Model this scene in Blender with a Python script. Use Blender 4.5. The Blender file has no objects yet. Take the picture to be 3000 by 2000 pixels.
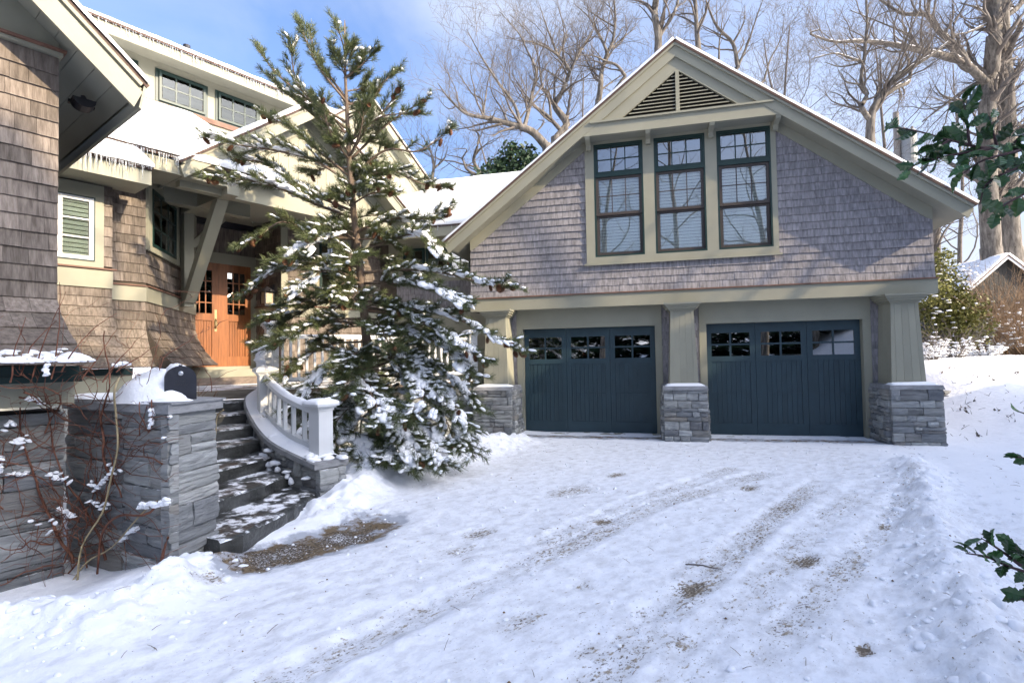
import bpy, math, random
import numpy as np
from mathutils import Vector, Matrix

R = math.radians
sc = bpy.context.scene
COL = sc.collection

# ------------------------------------------------------------------ camera
FPX, PITCH, ROLL, YAW = 1560.88, .03, -.0177, .2427          # focal length in pixels of the 3000 px wide photograph
CAM = Vector((-.6929, -10.6355, 1.5487))
fw = Vector((-math.sin(YAW)*math.cos(PITCH), math.cos(YAW)*math.cos(PITCH), math.sin(PITCH)))
rt = Vector((math.cos(YAW), math.sin(YAW), 0)); up = rt.cross(fw)
rt, up = math.cos(ROLL)*rt+math.sin(ROLL)*up, -math.sin(ROLL)*rt+math.cos(ROLL)*up
cam = bpy.data.cameras.new('camera'); camo = bpy.data.objects.new('camera', cam); COL.objects.link(camo)
cam.sensor_width = 36; cam.lens = 36*FPX/3000; cam.clip_start = .05; cam.clip_end = 3000
camo.matrix_world = Matrix(((rt.x, up.x, -fw.x, CAM.x), (rt.y, up.y, -fw.y, CAM.y), (rt.z, up.z, -fw.z, CAM.z), (0, 0, 0, 1)))
sc.camera = camo
sc.render.resolution_x, sc.render.resolution_y = 1024, 682

# ------------------------------------------------------------------ sky, sun, exposure
SUN_EL, SUN_A = R(27), R(14)                                  # elevation; angle between the light and the garage front
world = bpy.data.worlds.new('World'); sc.world = world; world.use_nodes = True
wn, wl = world.node_tree.nodes, world.node_tree.links
bg = wn['Background']; bg.inputs['Strength'].default_value = .15
sky = wn.new('ShaderNodeTexSky'); sky.sky_type = 'NISHITA'; sky.sun_disc = False
sky.sun_elevation = SUN_EL; sky.sun_rotation = R(104); sky.air_density = .75; sky.dust_density = 7.5; sky.ozone_density = 5.0
tcw = wn.new('ShaderNodeTexCoord'); mpw = wn.new('ShaderNodeMapping'); mpw.inputs['Scale'].default_value = (1.0, 1.0, 2.2)
mpw.inputs['Rotation'].default_value = (0, R(24), R(20)); mpw.inputs['Location'].default_value = (2.1, .4, .9)
nzw = wn.new('ShaderNodeTexNoise'); nzw.inputs['Scale'].default_value = 1.5; nzw.inputs['Detail'].default_value = 7; nzw.inputs['Roughness'].default_value = .52
nzw.inputs['Distortion'].default_value = .5
rpw = wn.new('ShaderNodeValToRGB'); rpw.color_ramp.elements[0].position = .45; rpw.color_ramp.elements[1].position = .78
rpw.color_ramp.elements[0].color = (0, 0, 0, 1); rpw.color_ramp.elements[1].color = (.8, .8, .8, 1)
spw = wn.new('ShaderNodeSeparateXYZ'); hzw = wn.new('ShaderNodeMapRange'); hzw.inputs['From Min'].default_value = .62; hzw.inputs['From Max'].default_value = -.02   # whitish haze towards the horizon, all round
hzw.inputs['To Min'].default_value = 0; hzw.inputs['To Max'].default_value = 1
pww = wn.new('ShaderNodeMath'); pww.operation = 'POWER'; pww.inputs[1].default_value = 2.7
mxm = wn.new('ShaderNodeMath'); mxm.operation = 'ADD'; mxm.use_clamp = True
mxw = wn.new('ShaderNodeMixRGB'); mxw.inputs[2].default_value = (1.75, 1.92, 2.3, 1)   # thin high cloud
wl.new(tcw.outputs['Generated'], mpw.inputs['Vector']); wl.new(mpw.outputs['Vector'], nzw.inputs['Vector']); wl.new(tcw.outputs['Generated'], spw.inputs[0]); wl.new(spw.outputs['Z'], hzw.inputs['Value'])
wl.new(hzw.outputs[0], pww.inputs[0]); wl.new(nzw.outputs['Fac'], rpw.inputs['Fac']); wl.new(rpw.outputs['Color'], mxm.inputs[0]); wl.new(pww.outputs[0], mxm.inputs[1])
wl.new(mxm.outputs[0], mxw.inputs[0]); wl.new(sky.outputs['Color'], mxw.inputs[1]); wl.new(mxw.outputs['Color'], bg.inputs['Color'])
sun = bpy.data.lights.new('sun', 'SUN'); suno = bpy.data.objects.new('sun', sun); COL.objects.link(suno)
sun.energy = 2.6; sun.angle = R(.55); sun.color = (1, .81, .57)
SUNDIR = Vector((-math.cos(SUN_A)*math.cos(SUN_EL), math.sin(SUN_A)*math.cos(SUN_EL), -math.sin(SUN_EL)))   # way the light travels
suno.rotation_euler = SUNDIR.to_track_quat('-Z', 'Y').to_euler()
sc.view_settings.view_transform = 'Standard'; sc.view_settings.look = 'None'; sc.view_settings.gamma = 1
sc.view_settings.use_curve_mapping = False; sc.view_settings.exposure = 1.8
sc.cycles.max_bounces = 8; sc.cycles.transparent_max_bounces = 16; sc.cycles.use_denoising = True

# ------------------------------------------------------------------ helpers
PH = R(23.5); H = Vector((math.sin(PH), math.cos(PH), 0)); N = Vector((math.cos(PH), -math.sin(PH), 0))   # along the house front / out of it
def hs(s, t, z): return H*s+N*t+Vector((0, 0, z))
def ray(x, y): return fw+rt*((x-1500)/FPX)-up*((y-1000)/FPX)
def at(x, y, d): return CAM+ray(x, y)*d                        # a point seen at photo pixel x, y at depth d
def on(x, y, p0, n):                                           # where that sight line meets a plane
    d = ray(x, y); return CAM+d*((Vector(p0)-CAM).dot(n)/d.dot(n))
def onz(x, y, z=0): return on(x, y, (0, 0, z), Vector((0, 0, 1)))
def proj(p):
    d = Vector(p)-CAM; z = d.dot(fw)
    return (1500+FPX*d.dot(rt)/z, 1000-FPX*d.dot(up)/z, z) if z > .01 else (-1e6, -1e6, z)
def frame(o, xd, n):
    xd = Vector(xd).normalized(); n = Vector(n).normalized(); o = Vector(o)
    return Matrix(((xd.x, -n.x, 0, o.x), (xd.y, -n.y, 0, o.y), (xd.z, -n.z, 1, o.z), (0, 0, 0, 1)))
GF = Matrix.Identity(4)                                        # garage front: x right, y into the wall, z up
HF = lambda t: frame(N*t, H, N)                                # house front planes: x = s

class MB:
    def __init__(s): s.v = []; s.f = []; s.t = []; s.tint = None
    def add(s, vs, fs, M=None, tint=None):
        b = len(s.v)
        s.v.extend([(M @ Vector(p))[:] for p in vs] if M is not None else [tuple(p) for p in vs])
        s.f.extend([tuple(i+b for i in f) for f in fs])
        if tint is not None: s.t.extend([tint]*len(vs))
        return s
    def box(s, x0, x1, y0, y1, z0, z1, M=None, tint=None):
        return s.add([(x0, y0, z0), (x1, y0, z0), (x1, y1, z0), (x0, y1, z0), (x0, y0, z1), (x1, y0, z1), (x1, y1, z1), (x0, y1, z1)],
                     [(0, 1, 5, 4), (1, 2, 6, 5), (2, 3, 7, 6), (3, 0, 4, 7), (4, 5, 6, 7), (3, 2, 1, 0)], M, tint)
    def prism(s, poly, y0, y1, M=None):                         # polygon in x,z extruded along y
        n = len(poly); vs = [(x, y0, z) for x, z in poly]+[(x, y1, z) for x, z in poly]
        fs = [tuple(range(n)), tuple(range(2*n-1, n-1, -1))]+[(i+n, (i+1) % n+n, (i+1) % n, i) for i in range(n)]
        return s.add(vs, fs, M)
    def zprism(s, poly, z0, z1, M=None):
        n = len(poly); vs = [(x, y, z0) for x, y in poly]+[(x, y, z1) for x, y in poly]
        fs = [tuple(range(n-1, -1, -1)), tuple(range(n, 2*n))]+[(i, (i+1) % n, (i+1) % n+n, i+n) for i in range(n)]
        return s.add(vs, fs, M)
    def bar(s, a, b, w, h, upv=(0, 0, 1)):                      # a beam from a to b, w wide, h high
        a, b = Vector(a), Vector(b); d = (b-a).normalized(); sd = d.cross(Vector(upv)).normalized(); u = sd.cross(d)
        vs = [p+sd*i*w/2+u*j*h/2 for p in (a, b) for i, j in ((-1, -1), (1, -1), (1, 1), (-1, 1))]
        return s.add(vs, [(0, 1, 2, 3), (7, 6, 5, 4), (0, 4, 5, 1), (1, 5, 6, 2), (2, 6, 7, 3), (3, 7, 4, 0)])
    def tube(s, pts, rad, n=6, cap=True):
        b = len(s.v); m = len(pts); pts = [Vector(p) for p in pts]
        ref = Vector((.31, .17, .93)); prev = None
        for i, p in enumerate(pts):
            d = (pts[min(i+1, m-1)]-pts[max(i-1, 0)])
            if d.length < 1e-9: d = Vector((0, 0, 1))
            d.normalize(); a = d.cross(ref if prev is None else prev)
            if a.length < 1e-4: a = d.cross(Vector((1, 0, 0)))
            a.normalize(); c = d.cross(a); prev = c.cross(d) if False else (prev or ref)
            r = rad[i] if hasattr(rad, '__len__') else rad
            for k in range(n):
                th = 2*math.pi*k/n; q = p+a*(r*math.cos(th))+c*(r*math.sin(th)); s.v.append((q.x, q.y, q.z))
        for i in range(m-1):
            for k in range(n):
                k2 = (k+1) % n; s.f.append((b+i*n+k, b+i*n+k2, b+(i+1)*n+k2, b+(i+1)*n+k))
        if cap and n > 2: s.f.append(tuple(b+n-1-k for k in range(n))); s.f.append(tuple(b+(m-1)*n+k for k in range(n)))
        return s
    def lathe(s, prof, n=16, M=None):                           # profile of (radius, z)
        vs = []; fs = []; m = len(prof)
        for r, z in prof:
            for k in range(n): vs.append((r*math.cos(2*math.pi*k/n), r*math.sin(2*math.pi*k/n), z))
        for i in range(m-1):
            for k in range(n): fs.append((i*n+k, i*n+(k+1) % n, (i+1)*n+(k+1) % n, (i+1)*n+k))
        fs.append(tuple(range(n-1, -1, -1))); fs.append(tuple(range((m-1)*n, m*n)))
        return s.add(vs, fs, M)
    def mesh(s, name, m, smooth=False):
        me = bpy.data.meshes.new(name); me.from_pydata(s.v, [], s.f)
        if m: me.materials.append(MATS[m] if isinstance(m, str) else m)
        if s.t and len(s.t) == len(s.v):
            a = me.attributes.new('tint', 'FLOAT', 'POINT'); a.data.foreach_set('value', np.array(s.t, np.float32))
        if smooth: me.polygons.foreach_set('use_smooth', [True]*len(me.polygons))
        me.update(); return me
    def build(s, name, m, parent=None, smooth=False, **kw):
        return put(name, s.mesh(name, m, smooth), parent, **kw)

ROOTS = {}
def put(name, me, parent=None, M=None, kind=None, label=None):
    o = bpy.data.objects.new(name, me); COL.objects.link(o)
    if M is not None: o.matrix_basis = M
    if parent is not None:
        o.parent = parent
        if parent.name in ROOTS: o.matrix_parent_inverse = ROOTS[parent.name].inverted()
    if kind: o['kind'] = kind
    if label: o['label'] = label
    return o
def thing(name, label, cat, loc=(0, 0, 0), group=None):
    o = bpy.data.objects.new(name, None); COL.objects.link(o); o.location = loc; o.empty_display_size = .2
    ROOTS[o.name] = Matrix.Translation(Vector(loc)); return tag(o, label, cat, group)
def tag(o, label, cat, group=None):
    o['label'] = label; o['category'] = cat
    if cat == 'wall': o['kind'] = 'thing'
    if group: o['group'] = group
    return o
def dup(root, loc, label, rz=0, sc_=1.0):
    r = root.copy(); COL.objects.link(r); r.location = loc; r.rotation_euler = (0, 0, rz); r.scale = (sc_,)*3; r['label'] = label
    for ch in root.children:
        c = ch.copy(); COL.objects.link(c); c.parent = r; c.matrix_parent_inverse = ch.matrix_parent_inverse.copy()
    return r

def smooth(a, b, x):
    t = np.clip((x-a)/(b-a), 0, 1); return t*t*(3-2*t)
def vnoise(x, y, seed=0):
    x = np.asarray(x, float); y = np.asarray(y, float); xi = np.floor(x).astype(np.int64); yi = np.floor(y).astype(np.int64); fx = x-xi; fy = y-yi
    def h(a, b):
        n = (a*374761393+b*668265263+seed*2147483647) & 0xffffffff; n = ((n ^ (n >> 13))*1274126177) & 0xffffffff; return ((n ^ (n >> 16)) & 0xffff)/65535.
    u = fx*fx*(3-2*fx); v = fy*fy*(3-2*fy)
    return (h(xi, yi)*(1-u)+h(xi+1, yi)*u)*(1-v)+(h(xi, yi+1)*(1-u)+h(xi+1, yi+1)*u)*v
def fbm(x, y, seed=0, o=4):
    s = 0; a = .5
    for i in range(o): s = s+a*(vnoise(x, y, seed+i*17)-.5); x = np.asarray(x)*2.03+7.1; y = np.asarray(y)*2.03+3.7; a *= .5
    return s

# ------------------------------------------------------------------ materials
MATS = {}
def mat(name, col, rough=.6, var=.25, scale=(6, 6, 6), bump=.0, bscale=None, spec=.3, tint=.0, metal=0, col2=None, detail=5, dist=.01, bdetail=6):
    m = bpy.data.materials.new(name); m.use_nodes = True; MATS[name] = m
    nt = m.node_tree; n, l = nt.nodes, nt.links; b = n['Principled BSDF']
    b.inputs['Roughness'].default_value = rough; b.inputs['Specular IOR Level'].default_value = spec; b.inputs['Metallic'].default_value = metal
    g = n.new('ShaderNodeNewGeometry'); mp = n.new('ShaderNodeMapping'); mp.inputs['Scale'].default_value = scale
    oi = n.new('ShaderNodeObjectInfo'); at_ = n.new('ShaderNodeAttribute'); at_.attribute_name = 'tint'
    ad = n.new('ShaderNodeMath'); ad.operation = 'ADD'; fr = n.new('ShaderNodeMath'); fr.operation = 'FRACT'
    l.new(oi.outputs['Random'], ad.inputs[0]); l.new(at_.outputs['Fac'], ad.inputs[1]); l.new(ad.outputs[0], fr.inputs[0])
    off = n.new('ShaderNodeVectorMath'); off.operation = 'SCALE'; off.inputs[0].default_value = (37, 23, 51); l.new(fr.outputs[0], off.inputs['Scale'])
    av = n.new('ShaderNodeVectorMath'); av.operation = 'ADD'
    l.new(g.outputs['Position'], mp.inputs['Vector']); l.new(mp.outputs['Vector'], av.inputs[0])
    if tint: l.new(off.outputs[0], av.inputs[1])
    nz = n.new('ShaderNodeTexNoise'); nz.inputs['Scale'].default_value = 1; nz.inputs['Detail'].default_value = detail; nz.inputs['Roughness'].default_value = .6
    l.new(av.outputs[0], nz.inputs['Vector'])
    rp = n.new('ShaderNodeValToRGB'); rp.color_ramp.elements[0].position = .3; rp.color_ramp.elements[1].position = .7
    c1 = [max(0, c*(1-var)) for c in col]; c2 = list(col2) if col2 else [min(1, c*(1+var)) for c in col]
    rp.color_ramp.elements[0].color = (*c1, 1); rp.color_ramp.elements[1].color = (*c2, 1)
    l.new(nz.outputs['Fac'], rp.inputs['Fac']); out = rp.outputs['Color']
    if tint:
        mr = n.new('ShaderNodeMapRange'); mr.inputs['To Min'].default_value = 1-tint; mr.inputs['To Max'].default_value = 1+tint; l.new(fr.outputs[0], mr.inputs['Value'])
        vm = n.new('ShaderNodeVectorMath'); vm.operation = 'SCALE'; l.new(out, vm.inputs[0]); l.new(mr.outputs[0], vm.inputs['Scale']); out = vm.outputs[0]
    l.new(out, b.inputs['Base Color'])
    if bump:
        n2 = n.new('ShaderNodeTexNoise'); n2.inputs['Scale'].default_value = 1; n2.inputs['Detail'].default_value = bdetail
        mp2 = n.new('ShaderNodeMapping'); mp2.inputs['Scale'].default_value = bscale or tuple(2*s for s in scale)
        l.new(g.outputs['Position'], mp2.inputs['Vector']); l.new(mp2.outputs['Vector'], n2.inputs['Vector'])
        bp = n.new('ShaderNodeBump'); bp.inputs['Strength'].default_value = bump; bp.inputs['Distance'].default_value = dist
        l.new(n2.outputs['Fac'], bp.inputs['Height']); l.new(bp.outputs['Normal'], b.inputs['Normal'])
    return m
def mix_in(m, col, fac_build, rough=None):                     # lay a second colour over a material by a mask
    nt = MATS[m].node_tree; n, l = nt.nodes, nt.links; b = n['Principled BSDF']; src = b.inputs['Base Color'].links[0].from_socket
    mx = n.new('ShaderNodeMixRGB'); mx.inputs[2].default_value = (*col, 1); f = fac_build(n, l); l.new(f, mx.inputs[0]); l.new(src, mx.inputs[1]); l.new(mx.outputs[0], b.inputs['Base Color'])
    if rough is not None:
        mr = n.new('ShaderNodeMapRange'); mr.inputs['To Min'].default_value = b.inputs['Roughness'].default_value; mr.inputs['To Max'].default_value = rough
        l.new(f, mr.inputs['Value']); l.new(mr.outputs[0], b.inputs['Roughness'])
def up_mask(scale, lo, hi, nmin=.55):                          # a loose cover lying on upward faces, in patches
    def f(n, l):
        g = n.new('ShaderNodeNewGeometry'); sp = n.new('ShaderNodeSeparateXYZ'); l.new(g.outputs['Normal'], sp.inputs[0])
        gr = n.new('ShaderNodeMapRange'); gr.inputs['From Min'].default_value = nmin; gr.inputs['From Max'].default_value = nmin+.25; l.new(sp.outputs['Z'], gr.inputs['Value'])
        nz = n.new('ShaderNodeTexNoise'); nz.inputs['Detail'].default_value = 8; nz.inputs['Roughness'].default_value = .7; nz.inputs['Scale'].default_value = scale; l.new(g.outputs['Position'], nz.inputs['Vector'])
        mr = n.new('ShaderNodeMapRange'); mr.inputs['From Min'].default_value = lo; mr.inputs['From Max'].default_value = hi; l.new(nz.outputs['Fac'], mr.inputs['Value'])
        mu = n.new('ShaderNodeMath'); mu.operation = 'MULTIPLY'; l.new(gr.outputs[0], mu.inputs[0]); l.new(mr.outputs[0], mu.inputs[1]); return mu.outputs[0]
    return f
SNOWC = (.86, .875, .90)
mat('snow', SNOWC, .55, .03, (3, 3, 3), .35, (22, 22, 22), .25, dist=.02)
mat('trim', (.275, .27, .208), .55, .06, (2, 2, 2), .06, (60, 60, 60), .3)
mat('trim_board', (.275, .27, .208), .55, .06, (2, 2, 2), .06, (60, 60, 60), .3, tint=.05)
mat('soffit', (.25, .248, .20), .6, .06, (2, 2, 2), tint=.06)
mat('white_paint', (.58, .595, .60), .45, .05, (3, 3, 3), .04, (50, 50, 50), .35)
mat('green_door', (.021, .045, .058), .42, .15, (3, 3, 3), .06, (80, 80, 30), .4, tint=.06)
mat('green_trim', (.009, .030, .026), .4, .15, (3, 3, 3), spec=.4)
mat('sash', (.055, .045, .04), .5, .1, (3, 3, 3))
mat('cedar', (.150, .121, .099), .75, .42, (30, 30, 4), .4, (90, 90, 6), .2, tint=.30, col2=(.225, .19, .16))
mat('cedar_grey', (.232, .220, .226), .8, .40, (26, 26, 3.2), .35, (80, 80, 6), .2, tint=.07, col2=(.34, .325, .333))
mat('cedar_back', (.08, .065, .05), .9)
mat('roof_edge', (.085, .055, .045), .8, .3, (20, 20, 20), .3)
mat('copper', (.16, .085, .06), .6, .3, (6, 6, 6))
mat('stone', (.255, .265, .262), .75, .42, (4, 4, 26), .9, (9, 9, 70), .3, tint=.28, col2=(.42, .435, .425), dist=.016)
def obj_mask(k, pw, gain):
    def f(n, l):
        oi = n.new('ShaderNodeObjectInfo'); a = n.new('ShaderNodeMath'); a.operation = 'MULTIPLY'; a.inputs[1].default_value = k; fr = n.new('ShaderNodeMath'); fr.operation = 'FRACT'; pw_ = n.new('ShaderNodeMath'); pw_.operation = 'POWER'; pw_.inputs[1].default_value = pw; g = n.new('ShaderNodeMath'); g.operation = 'MULTIPLY'; g.inputs[1].default_value = gain
        l.new(oi.outputs['Random'], a.inputs[0]); l.new(a.outputs[0], fr.inputs[0]); l.new(fr.outputs[0], pw_.inputs[0]); l.new(pw_.outputs[0], g.inputs[0]); return g.outputs[0]
    return f
mix_in('stone', (.20, .165, .12), obj_mask(13.7, 4, .6)); mix_in('stone', (.10, .11, .125), obj_mask(29.3, 2, .75)); mix_in('stone', (.34, .35, .33), obj_mask(7.7, 5, .7)); mix_in('stone', SNOWC, up_mask(7, .55, .60, .75), .6)
mat('stone_back', (.035, .036, .038), .9)
mat('wet_stone', (.045, .047, .045), .35, .5, (5, 5, 9), .7, (18, 18, 30), .5, tint=.2, dist=.015)
mix_in('wet_stone', SNOWC, up_mask(5.0, .49, .57, .6), .7)
mat('cap_stone', (.24, .245, .25), .8, .3, (6, 6, 20), .5, (20, 20, 60))
mat('timber', (.15, .12, .10), .8, .35, (8, 8, 30), .3)
mat('door_wood', (.225, .085, .030), .4, .25, (24, 24, 2.5), .1, (60, 60, 8), .4, tint=.12)
mat('bark', (.115, .102, .088), .9, .5, (9, 9, 2.2), .9, (26, 26, 7), .1, col2=(.225, .205, .18), dist=.03)
mat('twig', (.125, .108, .094), .85, .3, (4, 4, 4))
mat('pine_bark', (.16, .12, .09), .9, .4, (20, 20, 8), .6)
mat('needle', (.066, .090, .034), .5, .40, (5, 5, 5), spec=.4, col2=(.13, .155, .058))
mat('cone', (.15, .07, .036), .7, .4, (60, 60, 60), tint=.25)
mat('evergreen', (.025, .05, .022), .6, .4, (2, 2, 2))
mat('arborvitae', (.10, .115, .025), .6, .45, (4, 4, 4), col2=(.20, .19, .045))
mat('holly_leaf', (.036, .092, .03), .28, .3, (20, 20, 20), spec=.5, tint=.4)
mat('holly_stem', (.06, .035, .04), .7)
mat('vine', (.15, .048, .030), .7, .45, (12, 12, 12), col2=(.22, .10, .06))
mat('pale_vine', (.33, .27, .16), .7, .25, (12, 12, 12))
mat('brush', (.22, .145, .085), .8, .4, (3, 3, 3))
mat('dark_metal', (.016, .016, .02), .35, .2, (9, 9, 9), spec=.5)
mat('mailbox_paint', (.012, .014, .022), .38, .2, (12, 12, 12), .05, (60, 60, 60), .5)
mat('shutter', (.30, .32, .27), .6, .05, (3, 3, 3))
mat('lamp_glass', (.36, .31, .22), .35, .1, (6, 6, 6))
mat('steel', (.5, .5, .5), .3, .1, (9, 9, 9), metal=1)
mat('brass', (.45, .36, .2), .35, .1, (9, 9, 9), metal=1)
mat('blind', (.82, .80, .75), .7, .03, (3, 3, 3))
mat('interior', (.03, .027, .024), .9)  # near-black: the darkness of unlit spaces is put into the colour
mat('interior_ceiling', (.12, .10, .085), .9)
mat('shed_wood', (.026, .024, .021), .7, .3, (3, 3, 20), tint=.2)
mat('pole_wood', (.25, .24, .225), .8, .2, (9, 9, 3))
mat('transformer', (.30, .32, .33), .5, .1)
mat('deck', (.22, .19, .15), .7, .3, (5, 5, 30))
mix_in('deck', SNOWC, up_mask(3, .42, .5, .7), .6)
mat('litter', (.16, .10, .05), .9, .5, (30, 30, 30), tint=.3)
def glassmat(name, refl, tintc, rough=.0, ior=1.5):
    m = bpy.data.materials.new(name); m.use_nodes = True; MATS[name] = m; n, l = m.node_tree.nodes, m.node_tree.links; n.clear()
    o = n.new('ShaderNodeOutputMaterial'); mx = n.new('ShaderNodeMixShader'); t = n.new('ShaderNodeBsdfTransparent'); g = n.new('ShaderNodeBsdfGlossy')
    t.inputs['Color'].default_value = (*tintc, 1); g.inputs['Roughness'].default_value = rough; g.inputs['Color'].default_value = (.95, .97, 1, 1)
    f = n.new('ShaderNodeFresnel'); f.inputs['IOR'].default_value = ior; mr = n.new('ShaderNodeMapRange'); mr.inputs['To Min'].default_value = refl; mr.inputs['To Max'].default_value = 1
    ge = n.new('ShaderNodeNewGeometry'); nz = n.new('ShaderNodeTexNoise'); nz.inputs['Scale'].default_value = 2.2; bp = n.new('ShaderNodeBump'); bp.inputs['Strength'].default_value = .03; bp.inputs['Distance'].default_value = .012
    l.new(ge.outputs['Position'], nz.inputs['Vector']); l.new(nz.outputs['Fac'], bp.inputs['Height']); l.new(bp.outputs['Normal'], g.inputs['Normal'])
    l.new(f.outputs[0], mr.inputs['Value']); l.new(mr.outputs[0], mx.inputs[0]); l.new(t.outputs[0], mx.inputs[1]); l.new(g.outputs[0], mx.inputs[2]); l.new(mx.outputs[0], o.inputs['Surface'])
glassmat('dim_glass', .02, (.5, .55, .53), .0, 1.15); glassmat('glass', .10, (.86, .9, .9)); glassmat('dark_glass', .26, (.35, .4, .4))
m = bpy.data.materials.new('ice'); m.use_nodes = True; MATS['ice'] = m; b = m.node_tree.nodes['Principled BSDF']
b.inputs['Base Color'].default_value = (.9, .95, 1, 1); b.inputs['Roughness'].default_value = .06; b.inputs['Transmission Weight'].default_value = .8; b.inputs['IOR'].default_value = 1.31

# ------------------------------------------------------------------ ground: snow with banks, tracks, thawed patches
P2 = lambda L: [onz(x*1.2755, y*1.2755).xy for x, y in L]        # photo positions on the flat drive
def segd(X, Y, pl):                                             # distance to a polyline
    d = np.full(X.shape, 1e9)
    for a, b in zip(pl[:-1], pl[1:]):
        ax, ay, bx, by = a[0], a[1], b[0], b[1]; L2 = (bx-ax)**2+(by-ay)**2+1e-9
        t = np.clip(((X-ax)*(bx-ax)+(Y-ay)*(by-ay))/L2, 0, 1); d = np.minimum(d, np.hypot(X-ax-t*(bx-ax), Y-ay-t*(by-ay)))
    return d
BANKS = [(P2([(-250, 1520), (60, 1435), (200, 1450), (330, 1390), (400, 1352), (450, 1318), (478, 1296)]), .15, .24),
         (P2([(775, 1170), (800, 1140), (860, 1110), (960, 1090), (1080, 1050), (1185, 1018)]), .15, .30),
         (P2([(810, 1120), (900, 1075), (1010, 1060), (1110, 1030)]), .12, .4),
         (P2([(2095, 1070), (2125, 1120), (2140, 1200), (2165, 1300), (2190, 1400), (2280, 1568), (2400, 1800)]), .11, .20),
         (P2([(2250, 1300), (2290, 1420), (2380, 1568)]), .07, .25)]
def gz(X, Y):
    X = np.asarray(X, float); Y = np.asarray(Y, float)
    far = smooth(60, 300, np.hypot(X, Y))
    z = 1.35*smooth(4.3, 7.2, X+.10*(Y-2))*smooth(-3.0, 7.5, Y)+.8*smooth(6, 30, X)*smooth(3, 25, Y)
    z = z+3.2*smooth(9, 17, X-.15*Y)*(1-smooth(0, 8, Y))
    z = z+far*6
    z = z-.17*smooth(-4.3, -5.1, X)*smooth(-6.2, -7.0, Y)
    z = z+.05*smooth(-2.6, -3.9, X)*smooth(-5.0, -4.2, Y)
    d = segd(X, Y, BANKS[3][0]); side = 0
    z = z+.04*smooth(1.9, 2.7, X+.02*Y)*(1-smooth(-2, 0, Y))
    for i, (pl, h, w) in enumerate(BANKS):
        if X.size and X.size > 1 or True:
            d = segd(X, Y, pl); lump = .5+1.6*np.clip(fbm(X*4.2, Y*4.2, 31+i, 3)+.3, 0, 1)+1.1*np.clip(fbm(X*9, Y*9, 61+i, 2)-.02, 0, 1)
            z = z+h*np.exp(-(d/w)**2)*lump+.030*np.exp(-(d/(w*1.9))**2)*fbm(X*13, Y*13, 50+i, 3)*2
    z = z+.026*fbm(X*1.1, Y*1.1, 3, 3)+.013*fbm(X*6, Y*6, 5, 3)+.010*np.clip(fbm(X*8, Y*8, 15, 3)-.02, 0, 1)
    return z
def gz1(x, y):                                                  # height of the built ground at a point
    i = min(max(int(np.searchsorted(gx, x))-1, 0), len(gx)-2); j = min(max(int(np.searchsorted(gy, y))-1, 0), len(gy)-2)
    u = (x-gx[i])/(gx[i+1]-gx[i]); v = (y-gy[j])/(gy[j+1]-gy[j]); return float((Z[j, i]*(1-u)+Z[j, i+1]*u)*(1-v)+(Z[j+1, i]*(1-u)+Z[j+1, i+1]*u)*v)
def axis(lo, hi, step, far_, g):
    a = list(np.arange(lo, hi+1e-6, step)); s = step; x = hi
    while x < far_: s *= g; x += s; a.append(x)
    s = step; x = lo
    while x > -far_: s *= g; x -= s; a.insert(0, x)
    return np.array(a)
gx = axis(-5.8, 5.2, .027, 700, 1.13); gy = axis(-9.4, .4, .027, 700, 1.13)
X, Y = np.meshgrid(gx, gy); Z = gz(X, Y)
TR = [([(1760, 1085), (1500, 1160), (1300, 1255), (1050, 1370), (800, 1480), (560, 1600)], .10, .55), ([(1680, 1075), (1460, 1150), (1250, 1245)], .09, .5),
      ([(1900, 1090), (1760, 1200), (1600, 1350), (1480, 1450), (1330, 1600)], .09, .55), ([(1990, 1110), (1850, 1230), (1700, 1390), (1560, 1568)], .10, .45),
      ([(2040, 1210), (1930, 1310), (1830, 1420), (1760, 1510)], .09, .50), ([(2110, 1080), (2060, 1160), (2000, 1260)], .08, .42),
      ([(950, 1400), (700, 1480), (450, 1530), (200, 1600)], .16, .35), ([(1180, 1290), (900, 1430), (640, 1560)], .10, .4),
      ([(1700, 1240), (1580, 1310), (1500, 1400)], .08, .45)]
PT = [(1310, 1125, .28, .8), (1415, 1090, .13, .95), (1590, 1345, .13, 1.1), (1850, 1283, .14, 1.1), (1100, 1225, .15, .9), (1385, 1194, .10, 1.1), (1200, 1425, .14, .8),
      (1345, 1340, .1, .7), (1720, 1120, .13, 1.), (1985, 1492, .05, 1.25), (1800, 1430, .15, .75), (2030, 1205, .08, .9), (1760, 1385, .16, .6), (1600, 1110, .2, .6), (1900, 1130, .16, .6),
      (1060, 1260, .16, .7), (1480, 1400, .10, .7), (900, 1410, .2, .5), (1350, 1490, .1, .7), (1560, 1470, .12, .7), (490, 1340, .12, .8)]
dirt = .30*np.ones_like(X)*smooth(-4.2, -3, X)*(1-smooth(2.0, 3.0, X))*(1-smooth(-1.2, -.6, Y))+.18*np.clip(fbm(X*.9, Y*.9, 91, 3)+.1, 0, 1)
for pl, w, a in TR:
    d = segd(X, Y, P2(pl)); dirt = np.maximum(dirt, .95*a*np.exp(-(d/(w*1.8))**4)*(.62+1.05*np.clip(fbm(X*1.3, Y*1.3, 43, 3)+.35, 0, 1))); Z += (-.011*np.exp(-(d/(w*1.5))**6)+.007*np.exp(-((d-w*1.9)/(w*.5))**2)*(.4+2*np.clip(fbm(X*10, Y*10, 19, 2)+.1, 0, 1)))*(np.abs(X) < 6)+.010*np.exp(-(d/(w*1.6))**4)*fbm(X*17, Y*17, 23, 2)
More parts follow.
